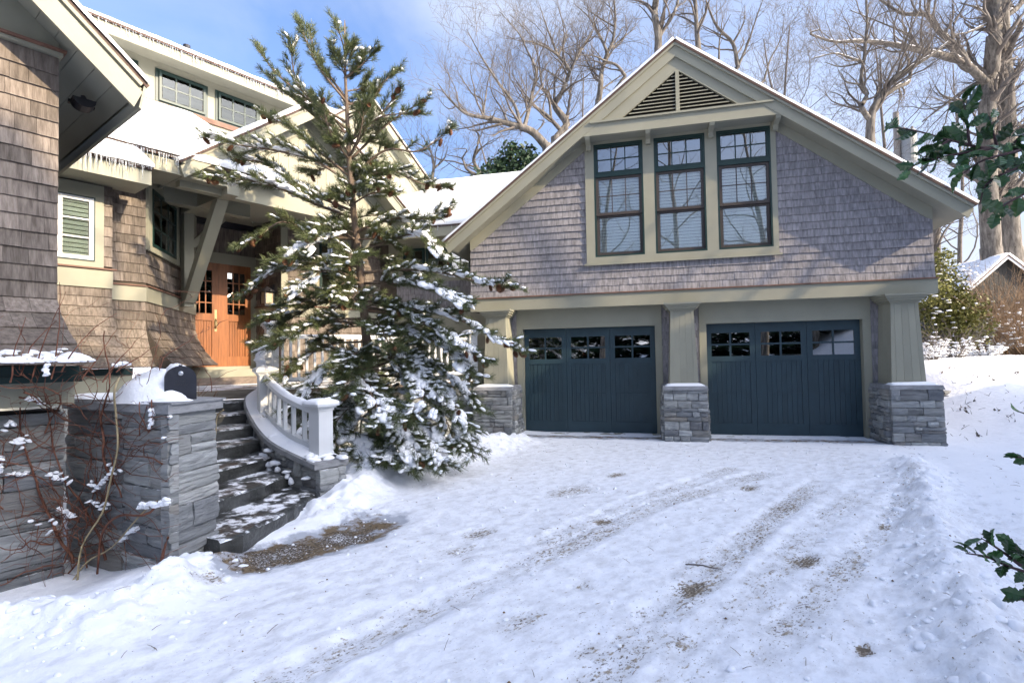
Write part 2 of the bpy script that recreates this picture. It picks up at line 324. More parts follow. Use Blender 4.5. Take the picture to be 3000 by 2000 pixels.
for x, y, r, a in PT:
    c = onz(x*1.2755, y*1.2755); ex_, ey_ = .53, .85; da_ = (X-c.x)*ex_+(Y-c.y)*ey_; db_ = -(X-c.x)*ey_+(Y-c.y)*ex_; d = np.hypot(da_*.62, db_*1.1)+.25*r*fbm(X*7, Y*7, 37, 2)*2; a = a*.82; dirt = np.maximum(dirt, a*np.exp(-(d/(r*1.15))**2)); Z -= .012*np.exp(-(d/r)**4)
thaw = np.zeros_like(X)
THAWL = P2([(560, 1275), (640, 1262), (720, 1240), (790, 1218), (850, 1196)]); d = segd(X, Y, THAWL); thaw = np.maximum(thaw, (1.15*np.exp(-(d/.40)**4)+.9*fbm(X*3, Y*3, 77, 3)*(d < .75))*(d < .9))
d = np.abs(Y+.32)/.26; thaw = np.maximum(thaw, (np.exp(-d**2))*smooth(-3.35, -3.0, X)*(1-smooth(3.2, 3.7, X))*.95)
Z -= .05*np.clip(thaw, 0, 1)*(Y < -3)
vs = np.stack([X, Y, Z], -1).reshape(-1, 3); nx, ny = len(gx), len(gy)
me = bpy.data.meshes.new('ground'); idx = np.arange(nx*ny).reshape(ny, nx)
q = np.stack([idx[:-1, :-1], idx[:-1, 1:], idx[1:, 1:], idx[1:, :-1]], -1).reshape(-1, 4)
me.vertices.add(len(vs)); me.vertices.foreach_set('co', vs.astype(np.float32).ravel()); me.loops.add(q.size); me.loops.foreach_set('vertex_index', q.astype(np.int32).ravel())
me.polygons.add(len(q)); me.polygons.foreach_set('loop_start', np.arange(0, q.size, 4, dtype=np.int32)); me.polygons.foreach_set('use_smooth', np.ones(len(q), bool)); me.update(calc_edges=True)
for nm, arr in (('dirt', dirt), ('thaw', thaw)):
    a = me.attributes.new(nm, 'FLOAT', 'POINT'); a.data.foreach_set('value', arr.astype(np.float32).ravel())
gm = mat('ground_snow', SNOWC, .6, .025, (1.5, 1.5, 1.5), .42, (11, 11, 11), .2, dist=.045, bdetail=10)
def attr_mask(name, sx, lo, hi, gain=1.0, sy=None, det=8):
    def f(n, l):
        a = n.new('ShaderNodeAttribute'); a.attribute_name = name; g = n.new('ShaderNodeNewGeometry'); mp = n.new('ShaderNodeMapping'); mp.vector_type = 'TEXTURE'; mp.inputs['Scale'].default_value = (1/sx, 1/(sy or sx), 1/sx)
        mp.inputs['Rotation'].default_value = (0, 0, R(58)); nz = n.new('ShaderNodeTexNoise'); nz.inputs['Scale'].default_value = 1; nz.inputs['Detail'].default_value = det; nz.inputs['Roughness'].default_value = .68
        l.new(g.outputs['Position'], mp.inputs['Vector']); l.new(mp.outputs['Vector'], nz.inputs['Vector'])
        s = n.new('ShaderNodeMath'); s.operation = 'MULTIPLY_ADD'; s.inputs[1].default_value = gain*.42; l.new(a.outputs['Fac'], s.inputs[0]); l.new(nz.outputs['Fac'], s.inputs[2])
        mr = n.new('ShaderNodeMapRange'); mr.inputs['From Min'].default_value = lo; mr.inputs['From Max'].default_value = hi; l.new(s.outputs[0], mr.inputs['Value']); return mr.outputs[0]
    return f
mix_in('ground_snow', (.56, .56, .565), attr_mask('dirt', 6, .58, .90, 1.1, 9))
mix_in('ground_snow', (.34, .29, .22), attr_mask('dirt', 17, .765, .85, 1.0, 30, 4))
mix_in('ground_snow', (.14, .11, .08), attr_mask('dirt', 38, .79, .86, 1.0, 62, 3))
mix_in('ground_snow', (.40, .42, .46), attr_mask('thaw', 3.5, .66, .82), .3)
mix_in('ground_snow', (.17, .125, .075), attr_mask('thaw', 6, .84, .95), .9)
mix_in('ground_snow', (.06, .045, .03), attr_mask('thaw', 40, .95, 1.02), .9)
mix_in('ground_snow', SNOWC, attr_mask('thaw', 70, 1.08, 1.14), .6)
me.materials.append(gm); ground = put('snowy_ground', me, kind='structure')

# ------------------------------------------------------------------ piece makers
rnd = random.Random(4)
WEDGE = MB().add([(-.5, -1, 0), (.5, -1, 0), (.5, 0, 0), (-.5, 0, 0), (-.5, -.22, 1), (.5, -.22, 1), (.5, 0, 1), (-.5, 0, 1)],
                 [(0, 1, 5, 4), (1, 2, 6, 5), (2, 3, 7, 6), (3, 0, 4, 7), (4, 5, 6, 7), (3, 2, 1, 0)])
SHME = {}
def shme(m):
    if m not in SHME: SHME[m] = WEDGE.mesh('shingle', m)
    return SHME[m]
SHINGLES = {}                                                   # thing -> [(matrix, wall part, material)]
def shingle(th, wall, M, w, h, thick, m): SHINGLES.setdefault(th, []).append((M @ Matrix.Diagonal((w, thick, h, 1)), wall, m))
def course(th, wall, M, z, h, spans, wmin, wmax, thick, m, jit=.004, yoff=0, tilt=0.0, rz=None):
    for a, b in spans:
        x = a-rnd.random()*.06 if False else a
        while x < b-.012:
            w = rnd.uniform(wmin, wmax)
            if b-x-w < wmin*.45: w = b-x
            L = Matrix.Translation((x+w/2, yoff, z+rnd.uniform(-jit, jit))) @ Matrix.Rotation(tilt, 4, 'X')
            shingle(th, wall, M @ L, w-.0022, h, thick*rnd.uniform(.9, 1.15), m); x += w
def finish_shingles(th, cap=300):
    L = SHINGLES.get(th, []); sz = []
    for i, (M, wl_, m) in enumerate(L):
        p = proj(M @ Vector((0, -1, .5))); vis = -60 < p[0] < 3060 and -60 < p[1] < 2060 and p[2] > 0
        a = (M.col[0].length*M.col[2].length)/max(p[2], .1)**2 if vis else 0; sz.append((a, i))
    sz.sort(reverse=True); keep = set(i for _, i in sz[:cap]); fields = {}
    for i, (M, wl_, m) in enumerate(L):
        if i in keep: put('shingle', shme(m), wl_, M=M)
        else:
            fields.setdefault((wl_.name, m), (MB(), wl_))[0].add(WEDGE.v, WEDGE.f, M, tint=rnd.random())
    for (nm, m), (mb, wl_) in fields.items(): mb.build('shingle_field', m, wl_, kind='stuff')

def stone_proto(seed):
    r = random.Random(seed); nx_, nz_ = 5, 4; vs = []; fs = []
    for j in range(nz_):
        for i in range(nx_):
            e = (i in (0, nx_-1))+(j in (0, nz_-1)); x = i/(nx_-1)-.5; z = j/(nz_-1)-.5
            vs.append((x+r.uniform(-.012, .012)*(1 if e else 2.2), -1+(.10*e)+r.uniform(-.09, .08), z+r.uniform(-.035, .035)))
    for j in range(nz_-1):
        for i in range(nx_-1): a = j*nx_+i; fs.append((a, a+1, a+nx_+1, a+nx_))
    ring = [i for i in range(nx_)]+[j*nx_+nx_-1 for j in range(1, nz_)]+[(nz_-1)*nx_+i for i in range(nx_-2, -1, -1)]+[j*nx_ for j in range(nz_-2, 0, -1)]
    b = len(vs)
    for k in ring: vs.append((max(-.5, min(.5, vs[k][0])), 0, max(-.5, min(.5, vs[k][2]))))
    for k in range(len(ring)): k2 = (k+1) % len(ring); fs.append((ring[k2], ring[k], b+k, b+k2))
    return MB().add(vs, fs).mesh('stone', 'stone')
STONES = [stone_proto(i) for i in range(14)]
def stones(parent, M, x0, x1, z0, z1, hmin=.06, hmax=.17, wmin=.14, wmax=.5, depth=.07, gap=.007, lean=None, seed=1, stagger=0):
    r = random.Random(seed); z = z0
    while z < z1-.02:
        h = r.uniform(hmin, hmax)
        if z1-z-h < hmin*.7: h = z1-z
        x = x0
        while x < x1-.02:
            w = r.uniform(wmin, wmax)*(1 if r.random() < .75 else .6)
            if x1-x-w < wmin*.6: w = x1-x
            parts = [(z, h)] if (r.random() < .75 or h < .1) else [(z, h*.45), (z+h*.45, h*.55)]
            for zz, hh in parts:
                o = 0 if lean is None else lean(zz+hh/2)
                put('stone', STONES[r.randrange(14)], parent, M=M @ Matrix.Translation((x+w/2, o, zz+hh/2)) @ Matrix.Rotation(r.uniform(-.012, .012), 4, 'Y')
                    @ Matrix.Diagonal((max(w-gap, .02), depth*r.uniform(.8, 1.25), max(hh-gap, .015), 1)))
            x += w
        z += h

PANE = MB().add([(-.5, 0, -.5), (.5, 0, -.5), (.5, 0, .5), (-.5, 0, .5)], [(0, 1, 2, 3)])
PANEME = {}
def pane(parent, M, x0, x1, z0, z1, y, m='glass'):
    if m not in PANEME: PANEME[m] = MB().box(-.5, .5, -.5, .5, -.5, .5).mesh('pane', m)
    put('pane', PANEME[m], parent, M=M @ Matrix.Translation(((x0+x1)/2, y, (z0+z1)/2)) @ Matrix.Diagonal((x1-x0, .004, z1-z0, 1)))
def sash(parent_thing, name, M, x0, x1, z0, z1, cols, rows, m, y0=-.03, y1=.01, fwid=.045, mw=.018, glass='glass', label=None):
    mb = MB(); mb.box(x0, x0+fwid, y0, y1, z0, z1, M).box(x1-fwid, x1, y0, y1, z0, z1, M).box(x0+fwid, x1-fwid, y0, y1, z1-fwid, z1, M).box(x0+fwid, x1-fwid, y0, y1, z0, z0+fwid, M)
    a, b, c, d = x0+fwid, x1-fwid, z0+fwid, z1-fwid; yg = (y0+y1)/2
    for i in range(1, cols): xx = a+(b-a)*i/cols; mb.box(xx-mw/2, xx+mw/2, y0+.008, y1-.003, c, d, M)
    for j in range(1, rows):
        zz = c+(d-c)*j/rows
        for i in range(cols): mb.box(a+(b-a)*i/cols+(mw/2 if i else 0), a+(b-a)*(i+1)/cols-(mw/2 if i < cols-1 else 0), y0+.01, y1-.004, zz-mw/2, zz+mw/2, M)
    o = mb.build(name, m, parent_thing, label=label)
    for i in range(cols):
        for j in range(rows):
            pane(o, M, a+(b-a)*i/cols+mw/2, a+(b-a)*(i+1)/cols-mw/2, c+(d-c)*j/rows+mw/2, c+(d-c)*(j+1)/rows-mw/2, yg, glass)
    return o
def slats(parent, name, M, x0, x1, z0, z1, y, step=.05, m='blind'):
    mb = MB(); z = z0
    while z < z1: mb.add([(x0, y, z), (x1, y, z), (x1, y+.012, z+step*.93), (x0, y+.012, z+step*.93)], [(0, 1, 2, 3)], M); z += step
    return mb.build(name, m, parent)
def slab(c00, c10, c11, c01, th, m, name, parent, nu=24, nv=12, amp=.02, seed=0, smooth_=True, edge=.6, side_drop=None):
    # a lumpy sheet of thickness th on the quad c00-c10-c11-c01 (u along c00->c10)
    c00, c10, c11, c01 = map(Vector, (c00, c10, c11, c01)); nrm = (c10-c00).cross(c01-c00).normalized()
    if nrm.z < 0: nrm = -nrm
    g = [[None]*(nu+1) for _ in range(nv+1)]; mb = MB()
    for j in range(nv+1):
        for i in range(nu+1):
            u, v = i/nu, j/nv; p = (c00*(1-u)+c10*u)*(1-v)+(c01*(1-u)+c11*u)*v
            e = min(u*(c10-c00).length, (1-u)*(c10-c00).length, v*(c01-c00).length, (1-v)*(c01-c00).length); k = 1-(1-edge)*math.exp(-e/.05)
            mb.v.append((p, th*k))
    ws = fbm(np.array([q[0].x*2.1+q[0].z for q in mb.v]), np.array([q[0].y*2.1+seed*3.3 for q in mb.v]), seed, 3); mb.v = [(q[0]+nrm*(q[1]+amp*float(w)*2))[:] for q, w in zip(mb.v, ws)]
    W = nu+1
    for j in range(nv):
        for i in range(nu): a = j*W+i; mb.f.append((a, a+1, a+W+1, a+W))
    ring = [i for i in range(W)]+[j*W+nu for j in range(1, nv+1)]+[nv*W+i for i in range(nu-1, -1, -1)]+[j*W for j in range(nv-1, 0, -1)]
    b = len(mb.v)
    for k in ring:
        j, i = divmod(k, W); u, v = i/nu, j/nv; p = (c00*(1-u)+c10*u)*(1-v)+(c01*(1-u)+c11*u)*v
        mb.v.append((p+nrm*.002+Vector((0, 0, -.012*float(vnoise(p.x*9, p.y*9+p.z*5, seed+3)))))[:])
    for k in range(len(ring)): k2 = (k+1) % len(ring); mb.f.append((ring[k], b+k, b+k2, ring[k2]))
    return mb.build(name, m, parent, smooth_)
def board_slab(c00, c10, c11, c01, th, m, name, parent):        # plain flat slab, th measured downwards
    c = [Vector(p) for p in (c00, c10, c11, c01)]; nrm = (c[1]-c[0]).cross(c[3]-c[0]).normalized()
    if nrm.z < 0: nrm = -nrm
    return MB().add(c+[p-nrm*th for p in c], [(0, 1, 2, 3), (7, 6, 5, 4), (0, 4, 5, 1), (1, 5, 6, 2), (2, 6, 7, 3), (3, 7, 4, 0)]).build(name, m, parent)
def blob_proto(seed, flat=.6):
    import bmesh
    r = random.Random(seed); bm = bmesh.new(); bmesh.ops.create_icosphere(bm, subdivisions=2, radius=1)
    ph = [r.uniform(0, 6) for _ in range(6)]
    for v in bm.verts:
        c = v.co; k = 1+.16*math.sin(3*c.x+ph[0])+.14*math.sin(3.4*c.y+ph[1])+.10*math.sin(5*c.z+ph[2]+2*c.x)
        v.co = c*k
        if v.co.z < 0: v.co.z *= flat
    vs = [v.co[:] for v in bm.verts]; fs = [tuple(v.index for v in f.verts) for f in bm.faces]; bm.free(); return vs, fs
BLOBS = [blob_proto(i) for i in range(8)]
def blob(mb, p, sx, sy, sz, rz, r): v, f = BLOBS[r.randrange(8)]; mb.add(v, f, Matrix.Translation(p) @ Matrix.Rotation(rz, 4, 'Z') @ Matrix.Diagonal((sx, sy, sz, 1)))
def icicles(parent, a, b, n, lmin, lmax, seed, rad=.008):
    r = random.Random(seed); mb = MB(); a, b = Vector(a), Vector(b)
    for i in range(n):
        p = a.lerp(b, (i+r.random())/n); L = lmin+(lmax-lmin)*r.random()**3; q = rad*(.5+L/lmax*.7)
        mb.tube([p+Vector((0, 0, .01)), p+Vector((r.uniform(-.004, .004), r.uniform(-.004, .004), -L*.5)), p+Vector((0, 0, -L))], [q, q*.6, .0012], 5)
    return mb.build('icicle_row', 'ice', parent, True, kind='stuff')
#PART2
# ================================================================== GARAGE
G = thing('garage', 'weathered grey shingled garage with snowy gable roof and two dark green doors', 'garage')
HW, ZB0, ZB1 = 4.18, 2.515, 2.77                                # half width, beam bottom and top
SL = .7505; RZ = 7.41                                            # roof slope, top of the rake at the ridge
rake = lambda x: RZ-SL*abs(x)
# wall with an opening for the triple window
gw = MB(); wx0, wx1, wz0, wz1 = -1.60, 1.69, 3.47, 5.76
gw.prism([(-HW, ZB1), (wx0, ZB1), (wx0, 5.95), (-HW, rake(HW)-.20)], 0, .12)
gw.prism([(wx1, ZB1), (HW, ZB1), (HW, rake(HW)-.20), (wx1, 5.95)], 0, .12)
gw.box(wx0, wx1, 0, .12, ZB1, wz0).box(wx0, wx1, 0, .12, wz1, 5.95)
gw.box(-HW, -HW+.12, .12, 7.6, 2.52, 3.9).box(HW-.12, HW, .12, 7.6, 2.52, 3.9).box(-3.8, -3.7, .36, 7.6, -.1, 2.5).box(3.68, 3.78, .36, 7.6, -.1, 2.5).box(-HW, HW, 7.6, 7.7, -.1, 3.9)
gwall = gw.build('wall', 'cedar_back', G)
sw = MB().box(HW+.001, HW+.02, .0, 7.7, 2.52, 3.9).build('side_wall', 'cedar_grey', G)
EXP = .1405; z = ZB1+.02; k = 0
while z < 5.62:
    top = z+EXP*1.15; lim = min(HW+.012, (6.99-(z+EXP*.35))/.763+.02); flare = max(0, (3.15-z))**2*.16
    spans = [(-lim, lim)]
    if z+EXP > 3.367+.02 and z < 5.8: spans = [(-lim, -1.7527+.005), (1.7527-.005, lim)] if lim > 1.76 else []
    course(G, gwall, GF, z, EXP*1.16, spans, .07, .17, .026, 'cedar_grey', .004, yoff=-flare, tilt=-flare*1.4); z += EXP; k += 1
# frieze boards under the rakes, window casing, beam
for s in (-1, 1):
    fz = MB()
    pts = [(1.75, 5.652), (1.75, 5.93), (HW+.01, rake(HW)-.17), (HW+.01, 3.80), (4.09, 3.845)]
    fz.prism([(s*x, z_) for x, z_ in pts], -.034, -.001); fz.build('frieze', 'trim', G)
cs = MB(); y0 = -.048
WX = [(-1.576, -.629), (-.419, .515), (.723, 1.66)]; WZ = (3.5, 5.74)
cs.box(-1.7527, 1.7527, y0, -.001, 3.367, 3.5).box(-1.7527, 1.7527, y0+.002, -.001, 5.74, 5.80)
for a, b in ((-1.7527, -1.576), (-.629, -.419), (.515, .723), (1.66, 1.7527)): cs.box(a, b, y0, .06, 3.5, 5.74)
cs.box(-1.80, 1.80, -.075, -.045, 3.335, 3.369)
cs.build('window_casing', 'trim', G)
MB().box(-HW-.01, HW+.03, -.07, .10, ZB0, ZB1).build('beam', 'trim', G)
MB().box(-HW-.03, HW+.05, -.095, .0, ZB1+.001, ZB1+.022).build('beam_flashing', 'copper', G)
MB().box(-HW+.1, HW-.1, .101, .45, ZB0+.03, ZB0+.06).build('porch_soffit', 'soffit', G)
for x in (-2.55, -.95, 1.05, 2.65):
    MB().lathe([(.075, 0), (.075, -.012), (.055, -.014), (.05, -.004)], 14, Matrix.Translation((x, .16, ZB0+.03))).build('downlight', 'dark_metal', G)
# triple window: transom over double-hung
for i, (a, b) in enumerate(WX):
    MB().box(a, a+.03, -.05, .05, WZ[0], WZ[1]).box(b-.03, b, -.05, .05, WZ[0], WZ[1]).box(a+.03, b-.03, -.05, .05, WZ[1]-.03, WZ[1]).box(a+.03, b-.03, -.05, .05, WZ[0], WZ[0]+.03)\
        .box(a+.03, b-.03, -.055, .05, 5.08, 5.15).build('window_frame', 'green_trim', G)
    sash(G, 'transom_window', GF, a+.03, b-.03, 5.15, 5.71, 3, 2, 'green_trim', -.035, .01, .04, .02, 'dark_glass')
    sash(G, 'upper_sash', GF, a+.031, b-.031, 4.32, 5.08, 3, 2, 'sash', -.03, .0, .05, .018)
    sash(G, 'lower_sash', GF, a+.031, b-.031, 3.53, 4.335, 1, 1, 'sash', .002, .035, .055, .018)
    slats(G, 'window_blind', GF, a+.06, b-.06, 3.55, 5.06, .085, .062)
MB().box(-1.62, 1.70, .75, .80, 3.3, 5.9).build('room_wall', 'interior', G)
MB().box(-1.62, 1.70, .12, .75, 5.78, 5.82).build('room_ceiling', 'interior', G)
# pediment: louvres, raking boards, header with brackets
ped = MB(); PY0, PY1 = -.36, -.31
ped.prism([(-1.62, 6.06), (-1.02, 6.06), (.03, 6.86), (1.09, 6.06), (1.68, 6.06), (.03, 7.22)], PY0, PY1)
ped.build('raking_board', 'trim', G)
MB().prism([(-1.1, 6.02), (1.16, 6.02), (.03, 6.9)], -.25, -.24).build('vent_backing', 'interior', G)
nl = 11
for i in range(nl):
    zz = 6.085+i*.067; hw_ = (6.86-zz-.03)/.755
    for s in (-1, 1):
        x0_, x1_ = (.03-hw_, .03-.035) if s < 0 else (.03+.035, .03+hw_)
        if x1_-x0_ < .02: continue
        MB().add([(x0_, -.352, zz), (x1_, -.352, zz), (x1_, -.28, zz+.045), (x0_, -.28, zz+.045), (x0_, -.352, zz-.014), (x1_, -.352, zz-.014), (x1_, -.28, zz+.031), (x0_, -.28, zz+.031)],
                 [(0, 1, 2, 3), (4, 7, 6, 5), (0, 4, 5, 1), (3, 2, 6, 7), (0, 3, 7, 4), (1, 5, 6, 2)]).build('louvre', 'trim', G)
MB().box(.03-.034, .03+.034, -.365, -.25, 6.055, 6.85).build('vent_mullion', 'trim', G)
MB().box(-1.80, 1.80, -.392, -.30, 5.79, 6.02).build('header', 'trim', G)
MB().box(-1.60, 1.66, -.43, -.30, 6.021, 6.055).build('header_ledge', 'trim', G)
MB().box(-1.80, 1.84, -.30, -.002, 5.80, 5.83).build('header_soffit', 'soffit', G)
for x in (-1.665, -.524, .619, 1.735):
    MB().prism([(-.39, 5.789), (-.05, 5.789), (-.05, 5.62), (-.13, 5.62), (-.16, 5.70), (-.30, 5.72), (-.36, 5.74)], -.045, .045, Matrix.Translation((x, 0, 0)) @ Matrix.Rotation(R(90), 4, 'Z')).build('bracket', 'trim', G)
# roof: boards, shingle edge, snow, rakes
YF, YB = -.40, 7.9; EX = 4.61
for s in (-1, 1):
    a0, a1 = (0, 0, RZ), (s*EX, 0, rake(EX))
    P = lambda x, y, dz=0: Vector((s*x, y, rake(x)+dz))
    board_slab(P(0, YF+.03, -.06), P(EX-.03, YF+.03, -.06), P(EX-.03, YB, -.06), P(0, YB, -.06), .16, 'soffit', 'roof_deck', G)
    board_slab(P(0, YF-.05), P(EX+.04, YF-.05), P(EX+.04, YB), P(0, YB), .04, 'roof_edge', 'roof', G)
    sn = slab(P(.0, YF-.045), P(EX+.03, YF-.045), P(EX+.03, YB), P(0, YB), .085, 'snow', 'roof_snow', G, 60, 40, .018, 5+s, edge=.5)
    fb = MB(); nrm = Vector((s*SL, 0, 1)).normalized()
    # crown strip, fascia
    for (d0, d1, y_0, y_1) in ((.045, .10, YF-.035, YF+.03), (.10, .305, YF, YF+.028)):
        fb.add([P(0, y_0, -d0), P(EX, y_0, -d0), P(EX-.02-.3*(d1-.1), y_0, -d1), P(0, y_0, -d1), P(0, y_1, -d0), P(EX, y_1, -d0), P(EX-.02-.3*(d1-.1), y_1, -d1), P(0, y_1, -d1)],
               [(0, 1, 2, 3), (7, 6, 5, 4), (3, 2, 6, 7), (1, 5, 6, 2), (0, 4, 5, 1)])
    fb.build('rake_board', 'trim', G)
    # boxed eave end and soffit
    MB().add([P(HW, YF+.03, -.22), P(EX-.05, YF+.03, -.22), P(EX-.05, YB, -.22), P(HW, YB, -.22), P(EX-.05, YF+.03, -.05), P(EX-.05, YB, -.05)], [(0, 1, 2, 3), (1, 4, 5, 2)]).build('eave_soffit', 'soffit', G)
# door wall with casings, side strips of shingle
DY = .20; dg, dw, dh = .477, 2.66, 2.13
dwl = MB(); XS = [(-3.82, -dg-dw-.13), (-dg+.13, dg-.13), (dg+dw+.13, 3.80)]
for a, b in XS: dwl.box(a, b, DY+.02, DY+.15, -.05, ZB0+.05)
dwl.box(-dg-dw-.13, -dg+.13, DY+.02, DY+.15, dh+.1, ZB0+.05).box(dg-.13, dg+dw+.13, DY+.02, DY+.15, dh+.1, ZB0+.05)
dwall = dwl.build('door_wall', 'cedar_back', G)
z = .04
while z < ZB0-.03:
    course(G, dwall, frame((0, DY+.02, 0), (1, 0, 0), (0, -1, 0)), z, EXP*1.16, [(-3.81, -dg-dw-.13), (-dg+.13, dg-.13), (dg+dw+.13, 3.79)], .1, .2, .017, 'cedar_grey', .003); z += EXP
for sgn, x0 in ((-1, -dg-dw), (1, dg)):
    x1 = x0+dw
    MB().box(x0-.13, x0, DY-.01, DY+.17, -.02, dh).box(x1, x1+.13, DY-.01, DY+.17, -.02, dh).box(x0-.13, x1+.13, DY-.012, DY+.17, dh, ZB0+.03).build('door_casing', 'trim', G)
    MB().box(x0-.13, x1+.13, DY-.12, DY+.3, -.06, -.005).build('sill', 'trim', G)
    d = MB(); yd = DY+.12; third = dw/3
    d.box(x0, x1, yd+.03, yd+.05, 0, dh)
    door = None; st = .095
    for i in range(3):
        a = x0+i*third+.003; b = a+third-.006
        zb = [0, .235, 1.36, 1.46, 1.98, dh-.002]
        d.box(a, a+st, yd, yd+.03, 0, dh-.002).box(b-st, b, yd, yd+.03, 0, dh-.002).box(a+st, b-st, yd, yd+.03, 0, .22).box(a+st, b-st, yd, yd+.03, 1.40, 1.50).box(a+st, b-st, yd, yd+.03, 1.95, dh-.002)
        xm = (a+b)/2; d.box(xm-.016, xm+.016, yd+.004, yd+.028, 1.5, 1.95)
        d.box(a+st, xm-.016, yd+.005, yd+.027, 1.71, 1.742).box(xm+.016, b-st, yd+.005, yd+.027, 1.71, 1.742)
    door = d.build('garage_door', 'green_door', G)
    for i in range(3):
        a = x0+i*third+.003+st; b = a+third-.006-2*st; xm = (a+b)/2; nb = 8
        for kx in range(nb):
            bx0 = a+(b-a)*kx/nb
            for (zz0, zz1) in ((.22, .80), (.806, 1.40)):
                MB().box(bx0+.0025, bx0+(b-a)/nb-.0025, yd+.014, yd+.029, zz0, zz1).build('board', 'green_door', door)
        for (pa, pb) in ((a, xm-.016), (xm+.016, b)):
            for (pz0, pz1) in ((1.5, 1.71), (1.742, 1.95)): pane(door, GF, pa, pb, pz0, pz1, yd+.02, 'dark_glass')
    # near-black sheet behind the panes, its colour standing in for the unlit inside
MB().box(-dg-dw, dg+dw, DY+.20, DY+.22, .0, 2.5).build('inner_dark_sheet', 'interior', G)
# piers: stone base, tapered boarded shaft, cap
for cx_, wid, seed in ((-3.585, .385, 11), (0.005, .375, 12), (3.60, .375, 13)):
    col = MB(); yf = -.60; zt = .98
    base_z = -.12
    sb = MB().box(cx_-wid+.05, cx_+wid-.05, yf+.06, .18, base_z, zt-.05).build('pier', 'stone_back', G)
    ln = lambda z_: -.05*(1-z_)
    stones(sb, frame((0, yf+.07, 0), (1, 0, 0), (0, -1, 0)), cx_-wid, cx_+wid, base_z, zt-.07, .06, .17, .13, .42, .085, .008, lambda z_: -.06*(1-z_), seed)
    stones(sb, frame((cx_-wid+.07, yf+.05, 0), (0, -1, 0), (-1, 0, 0)), -.80, -.0, base_z, zt-.07, .06, .16, .13, .4, .085, .008, lambda z_: -.04*(1-z_), seed+30)
    stones(sb, frame((cx_+wid-.07, yf+.05, 0), (0, 1, 0), (1, 0, 0)), .0, .78, base_z, zt-.07, .06, .16, .13, .4, .085, .008, lambda z_: -.04*(1-z_), seed+60)
    MB().add([(cx_-wid-.02, yf-.03, zt-.07), (cx_+wid+.02, yf-.03, zt-.07), (cx_+wid+.02, .19, zt-.07), (cx_-wid-.02, .19, zt-.07), (cx_-wid+.0, yf-.005, zt), (cx_+wid-.0, yf-.005, zt), (cx_+wid-.0, .19, zt), (cx_-wid, .19, zt)],
             [(0, 1, 5, 4), (1, 2, 6, 5), (2, 3, 7, 6), (3, 0, 4, 7), (4, 5, 6, 7), (3, 2, 1, 0)]).build('cap_stone', 'cap_stone', sb)
    slab((cx_-wid+.03, yf+.02, zt), (cx_+wid-.03, yf+.02, zt), (cx_+wid-.03, -.29, zt), (cx_-wid+.03, -.29, zt), .05, 'snow', 'snow_cover', sb, 14, 6, .012, seed, edge=.1)
    t0, t1, zb0, zb1 = .255, .205, zt, 2.34; fy0, fy1 = -.36, -.30
    core = MB().add([(cx_-t0+.01, fy0+.012, zb0), (cx_+t0-.01, fy0+.012, zb0), (cx_+t0-.01, .19, zb0), (cx_-t0+.01, .19, zb0), (cx_-t1+.01, fy1+.012, zb1), (cx_+t1-.01, fy1+.012, zb1), (cx_+t1-.01, .19, zb1), (cx_-t1+.01, .19, zb1)],
             [(0, 1, 5, 4), (1, 2, 6, 5), (2, 3, 7, 6), (3, 0, 4, 7), (4, 5, 6, 7), (3, 2, 1, 0)]).build('column', 'trim', G)
    nbd = 5; cuts = [-1, -.72, -.24, .24, .72, 1]
    for a, b in zip(cuts[:-1], cuts[1:]):
        g_ = .0016
        MB().add([(cx_+a*t0+g_, fy0, zb0), (cx_+b*t0-g_, fy0, zb0), (cx_+b*t1-g_, fy1, zb1), (cx_+a*t1+g_, fy1, zb1), (cx_+a*t0+g_, fy0+.013, zb0), (cx_+b*t0-g_, fy0+.013, zb0), (cx_+b*t1-g_, fy1+.013, zb1), (cx_+a*t1+g_, fy1+.013, zb1)],
                 [(0, 1, 2, 3), (0, 3, 7, 4), (1, 5, 6, 2), (0, 4, 5, 1)]).build('board', 'trim_board', core)
    for sx in (-1, 1):
        for (ya, yb) in ((0, .3), (.3, .64), (.64, 1)):
            q = lambda t_, z_, fy, yy: (cx_+sx*t_, fy+(.19-fy)*yy, z_)
            e_ = .0; MB().add([q(t0, zb0, fy0, ya+.006), q(t0, zb0, fy0, yb-.006), q(t1, zb1, fy1, yb-.006), q(t1, zb1, fy1, ya+.006), q(t0-.013, zb0, fy0, ya+.006), q(t0-.013, zb0, fy0, yb-.006), q(t1-.013, zb1, fy1, yb-.006), q(t1-.013, zb1, fy1, ya+.006)],
                     [(0, 1, 2, 3), (0, 3, 7, 4), (1, 5, 6, 2)]).build('board', 'trim_board', core)
    cap = MB()
    for i, (e, z0_, z1_) in enumerate(((.005, 2.34, 2.37), (.035, 2.37, 2.40), (.07, 2.40, 2.44), (.10, 2.44, 2.475), (.125, 2.475, 2.51))):
        cap.box(cx_-.205-e, cx_+.205+e, -.30-e, .192, z0_, z1_-.001)
    cap.build('capital', 'trim', core)
finish_shingles(G)

